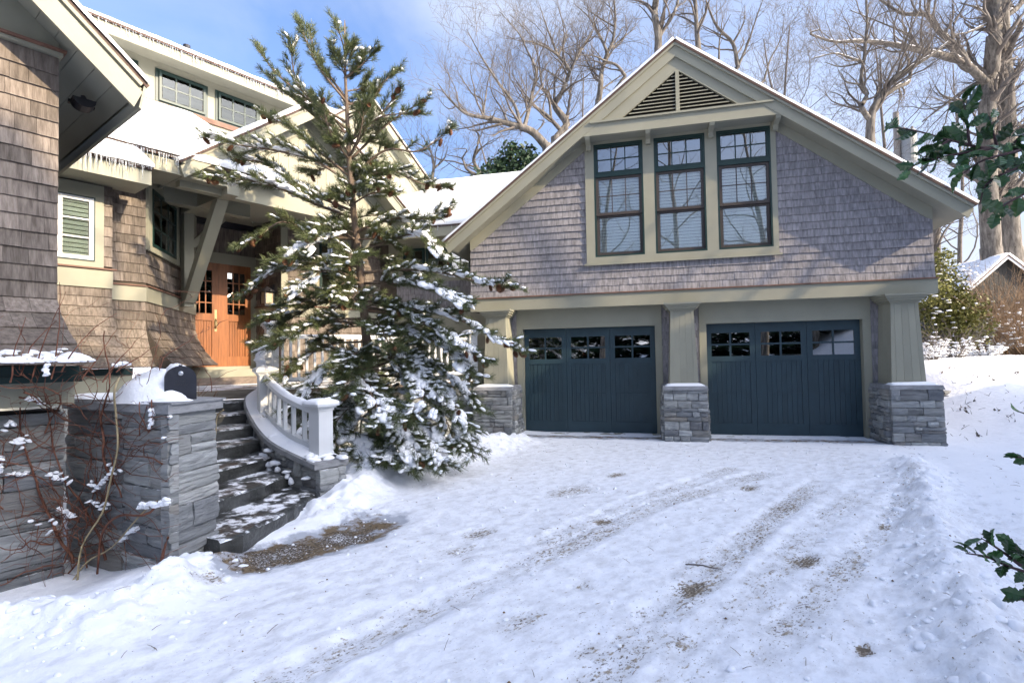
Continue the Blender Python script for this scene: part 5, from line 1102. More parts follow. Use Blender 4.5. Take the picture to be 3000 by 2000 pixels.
def drawn_tree(name, label, D, base, limbs, seed, group='bare trees behind the garage', spawn=1.0, rad0=.2, snowy=False, dj=.8, maxl=3):
    # main limbs follow what the photo shows; each at its own depth round D; finer wood grows from them
    rg = random.Random(seed); mb = MB(); fine = MB(); sn = MB(); done = []
    b = at(*base, D); root = Vector((b.x, b.y, gz1(b.x, b.y)-.2)); t = thing(name, label, 'tree', root[:], group)
    for pts, r0, r1, dd in limbs:
        n = len(pts); pl = [at(x, y, D+dd*(i/(n-1))+rg.uniform(-dj, dj)*.25*(0 < i)) for i, (x, y) in enumerate(pts)]
        if done:
            best = min(((proj(q)[0]-pts[0][0])**2+(proj(q)[1]-pts[0][1])**2, k_, q) for k_, q in enumerate(done))
            if best[0] < 45**2: pl[0] = best[2]
            else: mb.tube([Vector((root.x, root.y, max(root.z, pl[0].z-2.6))), pl[0].lerp(Vector((root.x, root.y, pl[0].z-1.3)), .5), pl[0]], [r0*1.15, r0*1.08, r0], 8, False)
        pl = cat_rom(pl, 4); done.extend(pl); ra = [r0+(r1-r0)*i/(len(pl)-1) for i in range(len(pl))]; mb.tube(pl, ra, 9, False)
        L = sum((pl[i+1]-pl[i]).length for i in range(len(pl)-1)); kids(fine, pl, ra, L, 0 if r0 > .05 else 1, rg, minr=.0036*D/17, spawn=spawn*(2.0 if D < 20 else 1.9), f0=.08, maxl=maxl, scale=D/18)
        if snowy and r0 > .05:
            for i in range(len(pl)-1):
                d = (pl[i+1]-pl[i])
                if abs(d.normalized().z) < .75 and rg.random() < .8: sn.tube([pl[i]+Vector((0, 0, ra[i]*.75)), pl[i].lerp(pl[i+1], .5)+Vector((0, 0, ra[i]*.9)), pl[i+1]+Vector((0, 0, ra[i+1]*.75))], [ra[i]*.5, ra[i]*.62, ra[i+1]*.45], 6)
    p0 = at(*limbs[0][0][0], D); mb.tube([root, root.lerp(p0, .5)+Vector((.1, 0, 0)), p0+Vector((0, 0, .1))], [rad0*1.3, rad0*1.05, limbs[0][1]*1.05], 10, False)
    mb.build('trunk', 'bark', t, True); fine.build('twigs', 'twig', t, True)
    if sn.v: sn.build('limb_snow', 'snow', t, True, kind='stuff')
    return t
Z2 = lambda L: [(1250+x/2.904, y/2.904) for x, y in L]; Z3 = lambda L: [(2000+x/2.352, y/2.352) for x, y in L]
drawn_tree('bare_oak', 'spreading bare oak with a long low limb left of the garage gable', 17, (1640, 480), [
    (Z2([(1020, 1250), (920, 1140), (830, 1090), (720, 1060), (600, 1025), (480, 1000), (330, 965), (190, 840), (95, 710)]), .14, .012, -1.0), (Z2([(820, 1080), (870, 930), (905, 760), (930, 600), (850, 420), (780, 280), (620, 100)]), .07, .01, .6),
    (Z2([(800, 1070), (750, 900), (620, 720), (500, 540), (430, 420), (340, 250)]), .06, .009, -.8), (Z2([(700, 1040), (640, 930), (560, 800), (530, 640)]), .04, .008, .4), (Z2([(475, 990), (470, 850), (380, 790), (260, 600)]), .04, .007, .5),
    (Z2([(475, 985), (520, 700), (600, 380)]), .03, .006, -.4), (Z2([(910, 1140), (1000, 1040), (950, 1020)]), .03, .01, .3)], 3, rad0=.2, spawn=1.05)
drawn_tree('bare_oak', 'forked bare oak rising straight behind the left slope of the garage roof', 18.5, (1640, 470), [
    (Z2([(1095, 1190), (1190, 1060), (1130, 960), (1090, 890), (1150, 790), (1190, 690), (1220, 610), (1290, 470), (1400, 270), (1440, 100)]), .15, .012, .8), (Z2([(1220, 620), (1160, 520), (1060, 430), (900, 360), (800, 350)]), .07, .01, -.8),
    (Z2([(1095, 1080), (1030, 990), (930, 910), (830, 790), (720, 620)]), .08, .01, -.5), (Z2([(1045, 1010), (1040, 850), (980, 720), (950, 500), (880, 300), (700, 120)]), .05, .008, .7), (Z2([(1110, 470), (1060, 330), (1010, 200), (960, 40)]), .05, .008, .3),
    (Z2([(1200, 1040), (1260, 1000), (1320, 930)]), .03, .008, 0), (Z2([(1180, 700), (1020, 600), (900, 560)]), .035, .008, .4), (Z2([(1130, 480), (1190, 300), (1130, 100)]), .04, .007, .2)], 5, rad0=.22, spawn=1.05)
drawn_tree('bare_maple', 'slim bare maple behind the upper left rake of the garage', 21, (1755, 320), [
    (Z2([(1460, 870), (1480, 740), (1490, 600), (1540, 450), (1580, 360), (1605, 180), (1590, -60)]), .12, .03, 0), (Z2([(1690, 650), (1620, 560), (1520, 520), (1430, 480), (1300, 465)]), .07, .01, -.6), (Z2([(1480, 600), (1380, 570), (1250, 550)]), .05, .01, .5),
    (Z2([(1500, 440), (1460, 280), (1380, 150), (1250, 30)]), .06, .01, .4), (Z2([(1560, 420), (1700, 300), (1800, 200)]), .04, .008, .5), (Z2([(1480, 760), (1600, 680), (1750, 590)]), .04, .008, .3), (Z2([(1590, 240), (1480, 160), (1330, 60)]), .04, .008, -.3)], 7, rad0=.18)
drawn_tree('bare_oak', 'thick furrowed bare trunk just left of the garage ridge', 17.5, (1930, 150), [
    (Z2([(1970, 430), (1970, 300), (1950, 180), (1940, 90), (1960, -60)]), .125, .10, 0), (Z2([(1985, 330), (2020, 250), (2090, 140), (2130, 40), (2150, -60)]), .06, .04, -.5), (Z2([(1960, 250), (1860, 100), (1800, 40)]), .03, .008, .4)], 9, rad0=.16, spawn=.75)
drawn_tree('bare_maple', 'bare tree with upright limbs above the right slope of the garage roof', 20, (2090, 200), [
    (Z3([(105, 310), (95, 180), (85, -40)]), .10, .06, 0), (Z3([(380, 460), (345, 300), (240, 190), (180, 60), (150, -40)]), .08, .02, .4), (Z3([(410, 480), (450, 300), (500, 150), (560, -20)]), .05, .012, -.5), (Z3([(100, 190), (20, 130), (-60, 100)]), .05, .01, .3),
    (Z3([(350, 300), (420, 160), (430, 40)]), .04, .01, .2), (Z3([(560, 560), (600, 420), (680, 260), (700, 100)]), .04, .008, .5), (Z3([(250, 400), (260, 250), (330, 100)]), .04, .008, -.4)], 11, rad0=.18)
drawn_tree('bare_maple', 'crooked bare tree with snowy knuckle above the right end of the garage roof', 21, (2545, 420), [
    (Z3([(1290, 960), (1300, 800), (1330, 720), (1400, 610), (1480, 520), (1600, 450), (1700, 390), (1830, 290)]), .17, .03, -.6), (Z3([(1275, 830), (1235, 740), (1270, 650), (1230, 560), (1245, 430), (1250, 340), (1200, 310)]), .11, .03, .3), (Z3([(1245, 430), (1150, 400), (1050, 370), (900, 400)]), .06, .012, -.4),
    (Z3([(1245, 350), (1270, 180), (1265, 0), (1270, -60)]), .06, .03, .4), (Z3([(1240, 440), (1090, 460), (980, 430)]), .04, .01, .3), (Z3([(1350, 690), (1480, 600), (1560, 560), (1560, 430), (1520, 340)]), .10, .04, .6), (Z3([(1250, 570), (1330, 480), (1420, 380)]), .04, .01, .4),
    (Z3([(1230, 600), (1120, 560), (1070, 480)]), .04, .008, -.2), (Z3([(1510, 350), (1570, 200), (1640, 60)]), .05, .01, .3)], 13, group='bare trees right of the garage', rad0=.24, snowy=True)
drawn_tree('bare_beech', 'large grey bare trunk with a snowy limb reaching left over the roof', 25, (2898, 740), [
    (Z3([(2125, 1720), (2110, 1411), (2095, 1000), (2100, 700), (2125, 500), (2145, 250), (2150, 100), (2130, -60)]), .40, .26, 0), (Z3([(2080, 580), (1960, 450), (1850, 400), (1700, 365), (1500, 320), (1350, 295), (1200, 285), (1050, 290), (880, 235), (940, 205)]), .19, .02, -1.5),
    (Z3([(1960, 450), (1900, 330), (1770, 220), (1690, 110), (1600, 100), (1500, 90), (1330, -20)]), .17, .05, .5), (Z3([(2150, 750), (2080, 745), (1980, 710), (1850, 680), (1780, 650), (1740, 590)]), .10, .02, .4), (Z3([(2180, 160), (2080, 175), (1980, 220), (1880, 240)]), .08, .02, -.8),
    (Z3([(2080, 560), (1980, 600), (1860, 680), (1650, 840)]), .12, .03, .6), (Z3([(1700, 110), (1700, -30)]), .08, .05, 0), (Z3([(1620, 340), (1560, 250), (1420, 180), (1150, 70)]), .08, .015, .5), (Z3([(2140, 120), (2040, 60), (1900, 20)]), .08, .02, 0)], 15, group='bare trees right of the garage', rad0=.42, snowy=True, spawn=.8)
drawn_tree('bare_beech', 'large grey bare trunk nearest the right edge of the picture', 26, (2965, 740), [
    (Z3([(2270, 1720), (2250, 1411), (2240, 1000), (2225, 600), (2205, 300), (2190, -60)]), .40, .30, 0), (Z3([(2150, 745), (2200, 700), (2260, 620), (2400, 560)]), .09, .03, .3), (Z3([(2250, 150), (2300, 60), (2380, -40)]), .16, .10, .5),
    (Z3([(2260, 800), (2340, 740), (2450, 700)]), .06, .02, -.4), (Z3([(2240, 350), (2330, 330), (2420, 300)]), .06, .02, .4), (Z3([(2210, 860), (2240, 820), (2160, 760)]), .06, .04, 0)], 17, group='bare trees right of the garage', rad0=.42, snowy=True, spawn=.8)
drawn_tree('bare_sapling', 'pale mottled trunk close behind the right corner of the garage', 17, (2742, 780), [
    (Z3([(1748, 1860), (1745, 1560), (1738, 1420)]), .13, .11, 0), (Z3([(1755, 1520), (1850, 1450), (1940, 1400)]), .03, .008, .3), (Z3([(1755, 1560), (1880, 1530), (2000, 1480)]), .025, .007, -.3)], 19, group='bare trees right of the garage', rad0=.14, spawn=.7)
drawn_tree('bare_sapling', 'small twisted bare tree above the linking roof', 19, (1400, 540), [
    (Z2([(425, 1560), (455, 1480), (400, 1370), (430, 1250), (445, 1150), (390, 1100)]), .09, .02, 0), (Z2([(440, 1500), (340, 1440), (300, 1350), (180, 1320)]), .06, .01, .3), (Z2([(300, 1340), (340, 1270), (230, 1270)]), .03, .008, -.3), (Z2([(460, 1480), (560, 1420), (640, 1300)]), .04, .008, .4)], 23, rad0=.12, spawn=.8)
drawn_tree('bare_sapling', 'thin bare tree with fine twigs behind the rear gable of the house', 18, (1270, 540), [
    (Z2([(40, 1560), (60, 1400), (30, 1280), (-40, 1150)]), .06, .01, 0), (Z2([(60, 1450), (150, 1350), (180, 1250)]), .04, .008, .4), (Z2([(20, 1300), (-60, 1230), (-180, 1180)]), .03, .008, -.3)], 25, rad0=.1, spawn=.9)

# ------------------------------------------------------------------ evergreen behind the link roof, arborvitae
def leafy(mb, c, R_, n, rg, size, flat=.4):
    for k in range(n):
        p = c+rdir(rg)*(R_*rg.random()**.45); d = rdir(rg); d.z = d.z*.6-.25; d.normalize(); s = d.cross(rdir(rg)).normalized()*size*flat; l_ = d*size*rg.uniform(.6, 1.2)
        mb.add([p-s*.3, p+l_*.5-s, p+l_, p+l_*.5+s], [(0, 1, 2, 3)])
def evergreen(name, label, D, base, clumps, m, seed, size, n, group=None):
    rg = random.Random(seed); b = at(*base, D); g0 = gz1(b.x, b.y); t = thing(name, label, 'tree', (b.x, b.y, g0), group); mb = MB(); w = MB(); w.tube([(b.x, b.y, g0-.2), (b.x, b.y, g0+1), at(clumps[0][0], clumps[0][1], D)], [.12, .1, .03], 7)
    for x, y, rr in clumps:
        c = at(x, y, D+rg.uniform(-.6, .6)); leafy(mb, c, rr, int(n*rr*rr*4), rg, size); w.tube([Vector((b.x, b.y, c.z-.5)), c], [.03, .012], 4)
    w.build('trunk', 'bark', t); mb.build('crown', m, t); return t
evergreen('evergreen_tree', 'dark green broad needled tree between the link roof and the garage', 17, (1490, 560), [(1500, 470, .55), (1470, 510, .55), (1530, 480, .5), (1420, 525, .45), (1545, 450, .35), (1500, 435, .3), (1455, 490, .4), (1560, 500, .5)], 'evergreen', 2, .14, 330)
av = evergreen('arborvitae', 'golden green arborvitae at the right corner of the garage', 16.5, (2770, 1010), [(2750, 780, .5), (2768, 830, .6), (2755, 880, .75), (2790, 900, .7), (2830, 905, .65), (2740, 940, .7), (2790, 960, .7), (2850, 960, .6), (2765, 745, .25), (2735, 850, .5)], 'arborvitae', 4, .10, 420)
rg = random.Random(6); mb = MB()
for k in range(90): x, y = rg.uniform(2725, 2870), rg.uniform(760, 1000); blob(mb, at(x, y, 16.5+rg.uniform(-.8, .5)), rg.uniform(.03, .09), rg.uniform(.03, .07), rg.uniform(.015, .035), 0, rg)
mb.build('snow_fleck', 'snow', av, True, kind='stuff')
# ------------------------------------------------------------------ shrubs on the bank
def shrub(name, label, x, y, D, h, w, n, seed, m='brush', snown=40, lean=0.0, rad=.012):
    rg = random.Random(seed); b = at(x, y, D); g0 = gz1(b.x, b.y); t = thing(name, label, 'shrub', (b.x, b.y, g0), 'bare shrubs on the snowy bank'); mb = MB(); sn = MB()
    for k in range(n):
        a = rg.uniform(0, 6.283); o = rg.random()**.5; d = Vector((math.cos(a)*o*w/h, math.sin(a)*o*w/h, 1)); p = Vector((b.x+math.cos(a)*o*w*.12, b.y+math.sin(a)*o*w*.12, g0-.08)); L = h*rg.uniform(.6, 1.05)
        pts = [p]; dd = d.normalized()
        for i in range(6): dd = (dd+rdir(rg)*.16+Vector((math.cos(a)*.05, math.sin(a)*.05, -.03))).normalized(); pts.append(pts[-1]+dd*L/6)
        ra = [rad*(1-.75*i/6) for i in range(7)]; mb.tube(pts, ra, 4, False); kids(mb, pts, ra, L, 2, rg, minr=.0045, maxl=3, spawn=.75, upw=.2, f0=.25, scale=h/2.2)
        for q in range(int(snown/n+rg.random())): blob(sn, along(pts, rg.uniform(.15, .6))+Vector((0, 0, .01)), rg.uniform(.03, .08), rg.uniform(.03, .06), rg.uniform(.015, .035), rg.uniform(0, 3), rg)
    mb.build('stems', m, t); 
    if sn.v: sn.build('snow_load', 'snow', t, True, kind='stuff')
    return t
shrub('bare_shrub', 'tall tan twiggy shrub in front of the dark shed', 2940, 1032, 17, 3.3, 2.2, 120, 1, snown=160)
shrub('bare_shrub', 'second tan twiggy shrub at the right edge before the shed', 3010, 1035, 16, 3.2, 2.2, 95, 2, snown=120)
shrub('bare_shrub', 'low dark twiggy shrub beside the arborvitae', 2800, 1040, 15, 1.4, 1.3, 46, 3, 'twig', 150, rad=.010)
shrub('bare_shrub', 'low twiggy shrub right behind the corner pier of the garage', 2735, 1055, 14.5, 1.2, .9, 34, 4, 'twig', 110, rad=.010)
shrub('bare_shrub', 'small snow caught shrub at the foot of the shed', 2890, 1045, 15.5, .9, 1.3, 40, 5, 'twig', 200, rad=.010)
shrub('bare_shrub', 'bare tan shrub in the gap between arborvitae and shed', 2870, 1035, 18, 2.8, 1.6, 70, 8, snown=70)
shrub('bare_shrub', 'thin tall brush between the arborvitae and the shed roof', 2840, 960, 30, 4.6, 4.0, 60, 6, 'twig', 0, rad=.018)
shrub('bare_shrub', 'distant tall brush left of the shed roof', 2790, 980, 34, 5.4, 5.0, 60, 7, 'twig', 0, rad=.02)
# bank litter: leafless stalks and dark leaves poking out of the snow
BK = thing('bank_litter', 'dead stalks and dark leaves poking through the snow bank', 'litter', (6, 0, .3)); mb = MB(); rg = random.Random(9)
for k in range(60):
    x, y = rg.uniform(2720, 3000), rg.uniform(1075, 1290); d_ = ray(x, y); p = None
    for q in range(80):
        t_ = 8+q*.15; c = CAM+d_*t_
        if c.z < gz1(c.x, c.y)+.01: p = c; break
    if p is None or p.x < 4.6: continue
    for q in range(rg.randint(1, 5)):
        o = p+Vector((rg.uniform(-.12, .12), rg.uniform(-.12, .12), -.02)); d = Vector((rg.uniform(-1, 1), rg.uniform(-1, 1), rg.uniform(.1, .8))).normalized(); L = rg.uniform(.05, .2); mb.tube([o, o+d*L*.5+Vector((0, 0, .01)), o+d*L], [.005, .004, .002], 3, False)
        if rg.random() < .5: s = rdir(rg)*.03; mb.add([o+d*.02, o+d*.06+s, o+d*.1, o+d*.06-s], [(0, 1, 2, 3)])
mb.build('stalks', 'twig', BK, kind='stuff')
LW = thing('low_bank_wall', 'short dry stone wall end half buried in the bank beside the garage', 'wall', (5.3, 1.5, .2)); w0 = at(2758, 1160, 12.2); w1 = at(2808, 1150, 12.6); d = (w1-w0); d.z = 0
stones(LW, frame((w0.x, w0.y, 0), d, d.normalized().cross(Vector((0, 0, 1)))), -.3, d.length+.05, w0.z-.2, w0.z+.14, .05, .09, .15, .4, .25, .006, None, 401)
# ------------------------------------------------------------------ shed, utility pole
SH = thing('garden_shed', 'dark green wooden shed with snowy gable roof at the right edge', 'shed', (15.5, 18.5, 1.5))
apx = at(2952, 745, 24); sx_ = Vector((math.cos(YAW*.6), math.sin(YAW*.6), 0)); sn_ = sx_.cross(Vector((0, 0, 1))); SM = frame((apx.x, apx.y, 0), sx_, sn_); za = apx.z; wd = 1.85; ze = za-1.62
MB().prism([(-wd, 1.2), (wd, 1.2), (wd, ze), (0, za-.1), (-wd, ze)], .25, 4, SM).build('shed_body', 'stone_back', SH)
x = -wd
while x < wd-.01:
    e = min(x+.2, wd); f = lambda q: za-.1-abs(q)*(za-.1-ze)/wd
    poly = [(x, 1.2), (e-.012, 1.2), (e-.012, f(e-.012)), (x, f(x))]
    if x < 0 < e: poly.insert(3, (0, f(0)))
    MB().prism(poly, .22, .249, SM).build('board', 'shed_wood', SH); x += .2
for sg in (-1, 1):
    P_ = lambda d_, y, dz=0: SM @ Vector((sg*d_, y, za-d_*.876+dz))
    board_slab(P_(0, -.05), P_(2.15, -.05), P_(2.15, 4.2), P_(0, 4.2), .05, 'roof_edge', 'roof', SH); slab(P_(0, -.05), P_(2.13, -.05), P_(2.13, 4.2), P_(0, 4.2), .16, 'snow', 'roof_snow', SH, 16, 16, .03, 95, edge=.5)
    MB().add([P_(0, -.02, -.06), P_(2.12, -.02, -.06), P_(2.08, -.02, -.2), P_(0, -.02, -.2)], [(0, 1, 2, 3)]).build('rake_board', 'white_paint', SH)
UP = thing('utility_pole', 'grey utility pole carrying a pale transformer behind the garage roof', 'pole', (13.3, 23.3, 1)); pp = at(2624, 330, 30)
MB().tube([(pp.x, pp.y, 0), (pp.x, pp.y, pp.z)], [.20, .15], 10).build('pole_shaft', 'pole_wood', UP)
tp = at(2662, 430, 29.8); MB().lathe([(.36, -.9), (.40, -.8), (.40, .75), (.42, .78), (.34, .9)], 18, Matrix.Translation(tp)).build('transformer', 'transformer', UP)
MB().bar(tp+Vector((-.5, 0, .3)), tp+Vector((0, 0, .3)), .06, .1).bar(tp+Vector((-.5, 0, -.5)), tp+Vector((0, 0, -.5)), .06, .1).build('hanger', 'steel', UP)
for dx in (-.2, .2): MB().lathe([(.05, .88), (.09, .95), (.05, 1.0), (.09, 1.05), (.04, 1.15)], 8, Matrix.Translation(tp+Vector((dx, 0, 0)))).build('bushing', 'pole_wood', UP)
# ------------------------------------------------------------------ vines on the foundation wall and the pier
VI = thing('climbing_vine', 'tangle of bare red brown vine stems over the foundation wall and pier', 'vine', (-5.4, -7.4, -.2)); rg = random.Random(33); mb = MB(); sv = MB(); pv_ = MB()
def wall_pt(x, y, off):
    c = []
    p = on(x, y, N*(-2.02 if y > 1200 else -1.58 if y < 1150 else -1.58-.44*(y-1150)/50), N); c.append(((p-CAM).dot(fw), p))
    for a, b in ((q0, qm), (qm, q1)):
        n_ = (b-a).normalized().cross(Vector((0, 0, 1))); p = on(x, y, a+n_*.02, n_); u = (p-a).dot((b-a).normalized())
        if -.05 < u < (b-a).length+.05 and p.z < 1.25: c.append(((p-CAM).dot(fw), p))
    if x > 505: c = c[-1:] if len(c) > 1 else c
    k = min(c, key=lambda q: q[0]); return k[1]-ray(x, y).normalized()*off
def vine(x, y, ang, n, step, rad, off0, out, curl=.22, grav=0):
    pts = []; a = ang; off = off0
    for i in range(n):
        if not (-120 < x < 640 and 820 < y < 1790): break
        p = wall_pt(x, y, max(.015, off)); g0 = gz1(p.x, p.y)
        if p.z < g0-.03: break
        pts.append(p); a += rg.gauss(0, curl)+grav; x += math.cos(a)*step; y -= math.sin(a)*step; off += rg.gauss(0, .02)
    if len(pts) > 2: out.tube(pts, [rad*(1-.7*i/(len(pts)-1)) for i in range(len(pts))], 5, False)
    return pts
for k in range(105):
    x, y = rg.choice([(rg.gauss(260, 80), rg.uniform(1450, 1700)), (rg.uniform(-60, 240), rg.uniform(1120, 1600)), (rg.uniform(150, 520), rg.uniform(1200, 1600))]); rad = rg.choice([.0025, .003, .004, .005, .007])
    pts = vine(x, y, rg.uniform(-.6, 3.7), rg.randint(7, 24), rg.uniform(16, 30), rad, rg.uniform(.01, .10), mb, .30)
    for q in range(len(pts)//3):
        p = rg.choice(pts); d = rdir(rg); d.z = abs(d.z)*.7; L = rg.uniform(.06, .25); mb.tube([p, p+d*L*.5+rdir(rg)*.02, p+d*L], [rad*.6, rad*.5, .0015], 3, False)
    if len(pts) > 5 and rg.random() < .14:
        k0 = rg.randint(0, len(pts)-4)
        for q in range(14): u = rg.random()*3; a = int(u); blob(sv, pts[k0+a].lerp(pts[k0+a+1], u-a)+rdir(rg)*.012+Vector((0, 0, .008)), rg.uniform(.012, .024), rg.uniform(.012, .022), rg.uniform(.010, .02), rg.uniform(0, 6), rg)
for x, y, a, n in ((90, 1120, 1.4, 14), (150, 1110, 1.15, 14), (30, 1120, 1.5, 10), (180, 1090, .95, 12), (240, 1110, .9, 9), (60, 1100, 1.2, 10), (300, 1120, .8, 8), (340, 1090, .7, 8)): vine(x, y, a, n, 22, .006, .10, mb, .12)
for x, y, a, n, r_ in ((310, 1640, 1.9, 26, .011), (330, 1420, 1.6, 22, .012), (250, 1700, 1.3, 26, .012), (215, 1650, 1.7, 24, .014), (470, 1660, 1.45, 12, .012)): vine(x, y, a, n, 22, r_, .05, mb, .14)
for base in ((600, 1250), (640, 1180), (610, 1330)):
    for k in range(6): vine(base[0]-20, base[1]+rg.uniform(-60, 60), rg.uniform(.6, 2.6), 9, 16, .004, .05, mb, .25)
pale = [(225, 1720), (240, 1600), (300, 1500), (325, 1400), (345, 1310), (340, 1220), (335, 1150), (350, 1105)]; pv_.tube(cat_rom([wall_pt(x, y, .22) for x, y in pale], 4), .008, 6)
pale = [(175, 1760), (250, 1650), (330, 1600), (440, 1480), (540, 1430), (600, 1390), (632, 1290), (640, 1220), (665, 1200)]; pv_.tube(cat_rom([wall_pt(min(x, 620), y, .2)+rt*(max(0, x-620)*.0026) for x, y in pale], 4), .006, 6)
pale = [(285, 1680), (300, 1560), (350, 1510), (440, 1500), (520, 1400), (640, 1330)]; mb.tube(cat_rom([wall_pt(min(x, 620), y, .25) for x, y in pale], 4), .009, 6)
for k in range(90): u = rg.random(); blob(sv, wall_pt(410+190*u, 1483-70*u+rg.uniform(-9, 10)+(16*math.sin(3.1*u)), .24), rg.uniform(.014, .03), rg.uniform(.012, .025), rg.uniform(.010, .022), rg.uniform(0, 6), rg)
for cx_, cy_, n in ((50, 1290, 26), (180, 1400, 22), (275, 1420, 10), (290, 1480, 14), (130, 1530, 8), (20, 1240, 8), (310, 1380, 6)):
    for k in range((2*n)//3): pad(sv, wall_pt(cx_+rg.gauss(0, 20), cy_+rg.gauss(0, 9), .14), rt+Vector((0, 0, rg.uniform(-.9, .9))), rg.uniform(.012, .038), rg.uniform(.010, .020), rg.uniform(.008, .016), rg)
mb.build('stems', 'vine', VI, True); pv_.build('pale_stems', 'pale_vine', VI, True, label='pale straw coloured vine stems'); sv.build('snow_load', 'snow', VI, True, kind='stuff')
# ------------------------------------------------------------------ holly reaching in from the right
HL = thing('holly_bush', 'holly branches with glossy spiny leaves reaching in from the right', 'bush', (1.35, -8.15, 0)); rg = random.Random(44)
lv = []; prof = [(0, 0), (.12, .16), (.26, .26), (.30, .20), (.46, .34), (.52, .26), (.68, .30), (.74, .2), (.88, .12), (1, 0)]
for i_, (u, w) in enumerate(prof): lv += [(u, w, .10*math.sin(u*2.6)+w*.30+(.04 if i_ % 2 else 0)), (u, 0, .10*math.sin(u*2.6)), (u, -w, .10*math.sin(u*2.6)+w*.30+(.04 if i_ % 2 else 0))]
lf_ = []
for i in range(len(prof)-1): lf_ += [(i*3, i*3+1, i*3+4, i*3+3), (i*3+1, i*3+2, i*3+5, i*3+4)]
lme = MB().add(lv, lf_).mesh('leaf', 'holly_leaf', False); stm = MB(); nleaf = 0
def spray(pts, D, leafL, n, sub=True, dd=0):
    global nleaf
    pl = cat_rom([at(x, y, D+dd*i/len(pts)) for i, (x, y) in enumerate(pts)], 5); stm.tube(pl, [.006*(1-.7*i/(len(pl)-1)) for i in range(len(pl))], 5, False)
    for k in range(n):
        f = .08+.92*(k+.5)/n; p = along(pl, f); q = along(pl, min(1, f+.04)); d = (q-p).normalized() if f < .97 else (pl[-1]-pl[-2]).normalized(); s = d.cross(rdir(rg)).normalized(); x_ = (d*rg.uniform(.2, .9)+s*rg.uniform(.5, 1.)).normalized()
        z_ = (x_.cross(rdir(rg))).normalized(); z_ = (z_+Vector((0, 0, .8))-x_*x_.z*.8).normalized(); z_ = (z_-x_*x_.dot(z_)).normalized(); y_ = z_.cross(x_); L = leafL*rg.uniform(.75, 1.2)
        put('leaf', lme, HL, M=Matrix(((x_.x*L, y_.x*L, z_.x*L, p.x), (x_.y*L, y_.y*L, z_.y*L, p.y), (x_.z*L, y_.z*L, z_.z*L, p.z), (0, 0, 0, 1)))); nleaf += 1
spray([(3080, 440), (2900, 435), (2780, 410), (2690, 385), (2600, 370)], 2.1, .075, 22); spray([(2840, 425), (2830, 340), (2820, 285)], 2.1, .075, 10); spray([(2900, 435), (2760, 460), (2690, 480), (2660, 500)], 2.1, .075, 14)
spray([(3060, 470), (2960, 500), (2890, 540), (2870, 600)], 2.05, .075, 16); spray([(2920, 430), (2905, 370), (2900, 340)], 2.15, .07, 7); spray([(2990, 440), (2880, 470), (2820, 510)], 2.0, .075, 12); spray([(3060, 380), (2990, 400), (2960, 440)], 2.1, .075, 9); spray([(3060, 540), (2960, 590), (2910, 630)], 2.1, .07, 8); spray([(2780, 410), (2740, 440), (2700, 465)], 2.1, .07, 9)
spray([(3060, 1690), (2960, 1660), (2890, 1630), (2830, 1620)], 1.75, .06, 11); spray([(2990, 1655), (2930, 1610), (2875, 1575)], 1.75, .06, 9); spray([(3060, 1660), (2990, 1620), (2970, 1590)], 1.75, .06, 8); spray([(3070, 1730), (2990, 1755)], 1.75, .06, 6); spray([(3050, 1350), (2980, 1338)], 1.9, .055, 5); spray([(3060, 1230), (2985, 1205)], 1.9, .05, 5)
ctr = Vector((1.35, -8.15, gz1(1.35, -8.15)))
def loose_leaf(p):
    x_ = rdir(rg); z_ = x_.cross(rdir(rg)).normalized(); y_ = z_.cross(x_); L = .072*rg.uniform(.7, 1.15); put('leaf', lme, HL, M=Matrix(((x_.x*L, y_.x*L, z_.x*L, p.x), (x_.y*L, y_.y*L, z_.y*L, p.y), (x_.z*L, y_.z*L, z_.z*L, p.z), (0, 0, 0, 1))))
for x, y, D in ((3080, 440, 2.1), (3060, 1690, 1.75), (3060, 470, 2.05), (3060, 1660, 1.75), (3050, 1350, 1.9), (3060, 540, 2.1), (3060, 380, 2.1), (3070, 1730, 1.75), (3060, 1230, 1.9)):
    e = at(x, y, D); hub = Vector((ctr.x+rg.uniform(-.08, .08), ctr.y+rg.uniform(-.08, .08), e.z*.82)); pl = cat_rom([e, e.lerp(hub, .55)+rdir(rg)*.04, hub, Vector((ctr.x+rg.uniform(-.06, .06), ctr.y+rg.uniform(-.06, .06), e.z*.4)), ctr+Vector((rg.uniform(-.05, .05), rg.uniform(-.05, .05), -.1))], 4)
    stm.tube(pl, [.006+.012*q/(len(pl)-1) for q in range(len(pl))], 6, False)
    for q in range(5):
        f = along(pl, rg.uniform(.05, .5))
        if proj(f)[0] > 3070: loose_leaf(f+rdir(rg)*.02)
for k in range(110):                                            # the rest of the bush, outside the picture
    p = ctr+Vector((rg.gauss(.08, .22), rg.gauss(0, .22), rg.uniform(.35, 2.6)))
    if proj(p)[0] < 3090: continue
    loose_leaf(p); stm.tube([p, p.lerp(Vector((ctr.x, ctr.y, p.z-.12)), .5)+rdir(rg)*.02, Vector((ctr.x, ctr.y, p.z-.15))], [.003, .004, .006], 4, False)
stm.build('stems', 'holly_stem', HL)
hb = at(2952, 495, 2.03); MB().lathe([(.002, -.006), (.006, 0), (.002, .006)], 8, Matrix.Translation(hb)).build('berry', 'copper', HL)

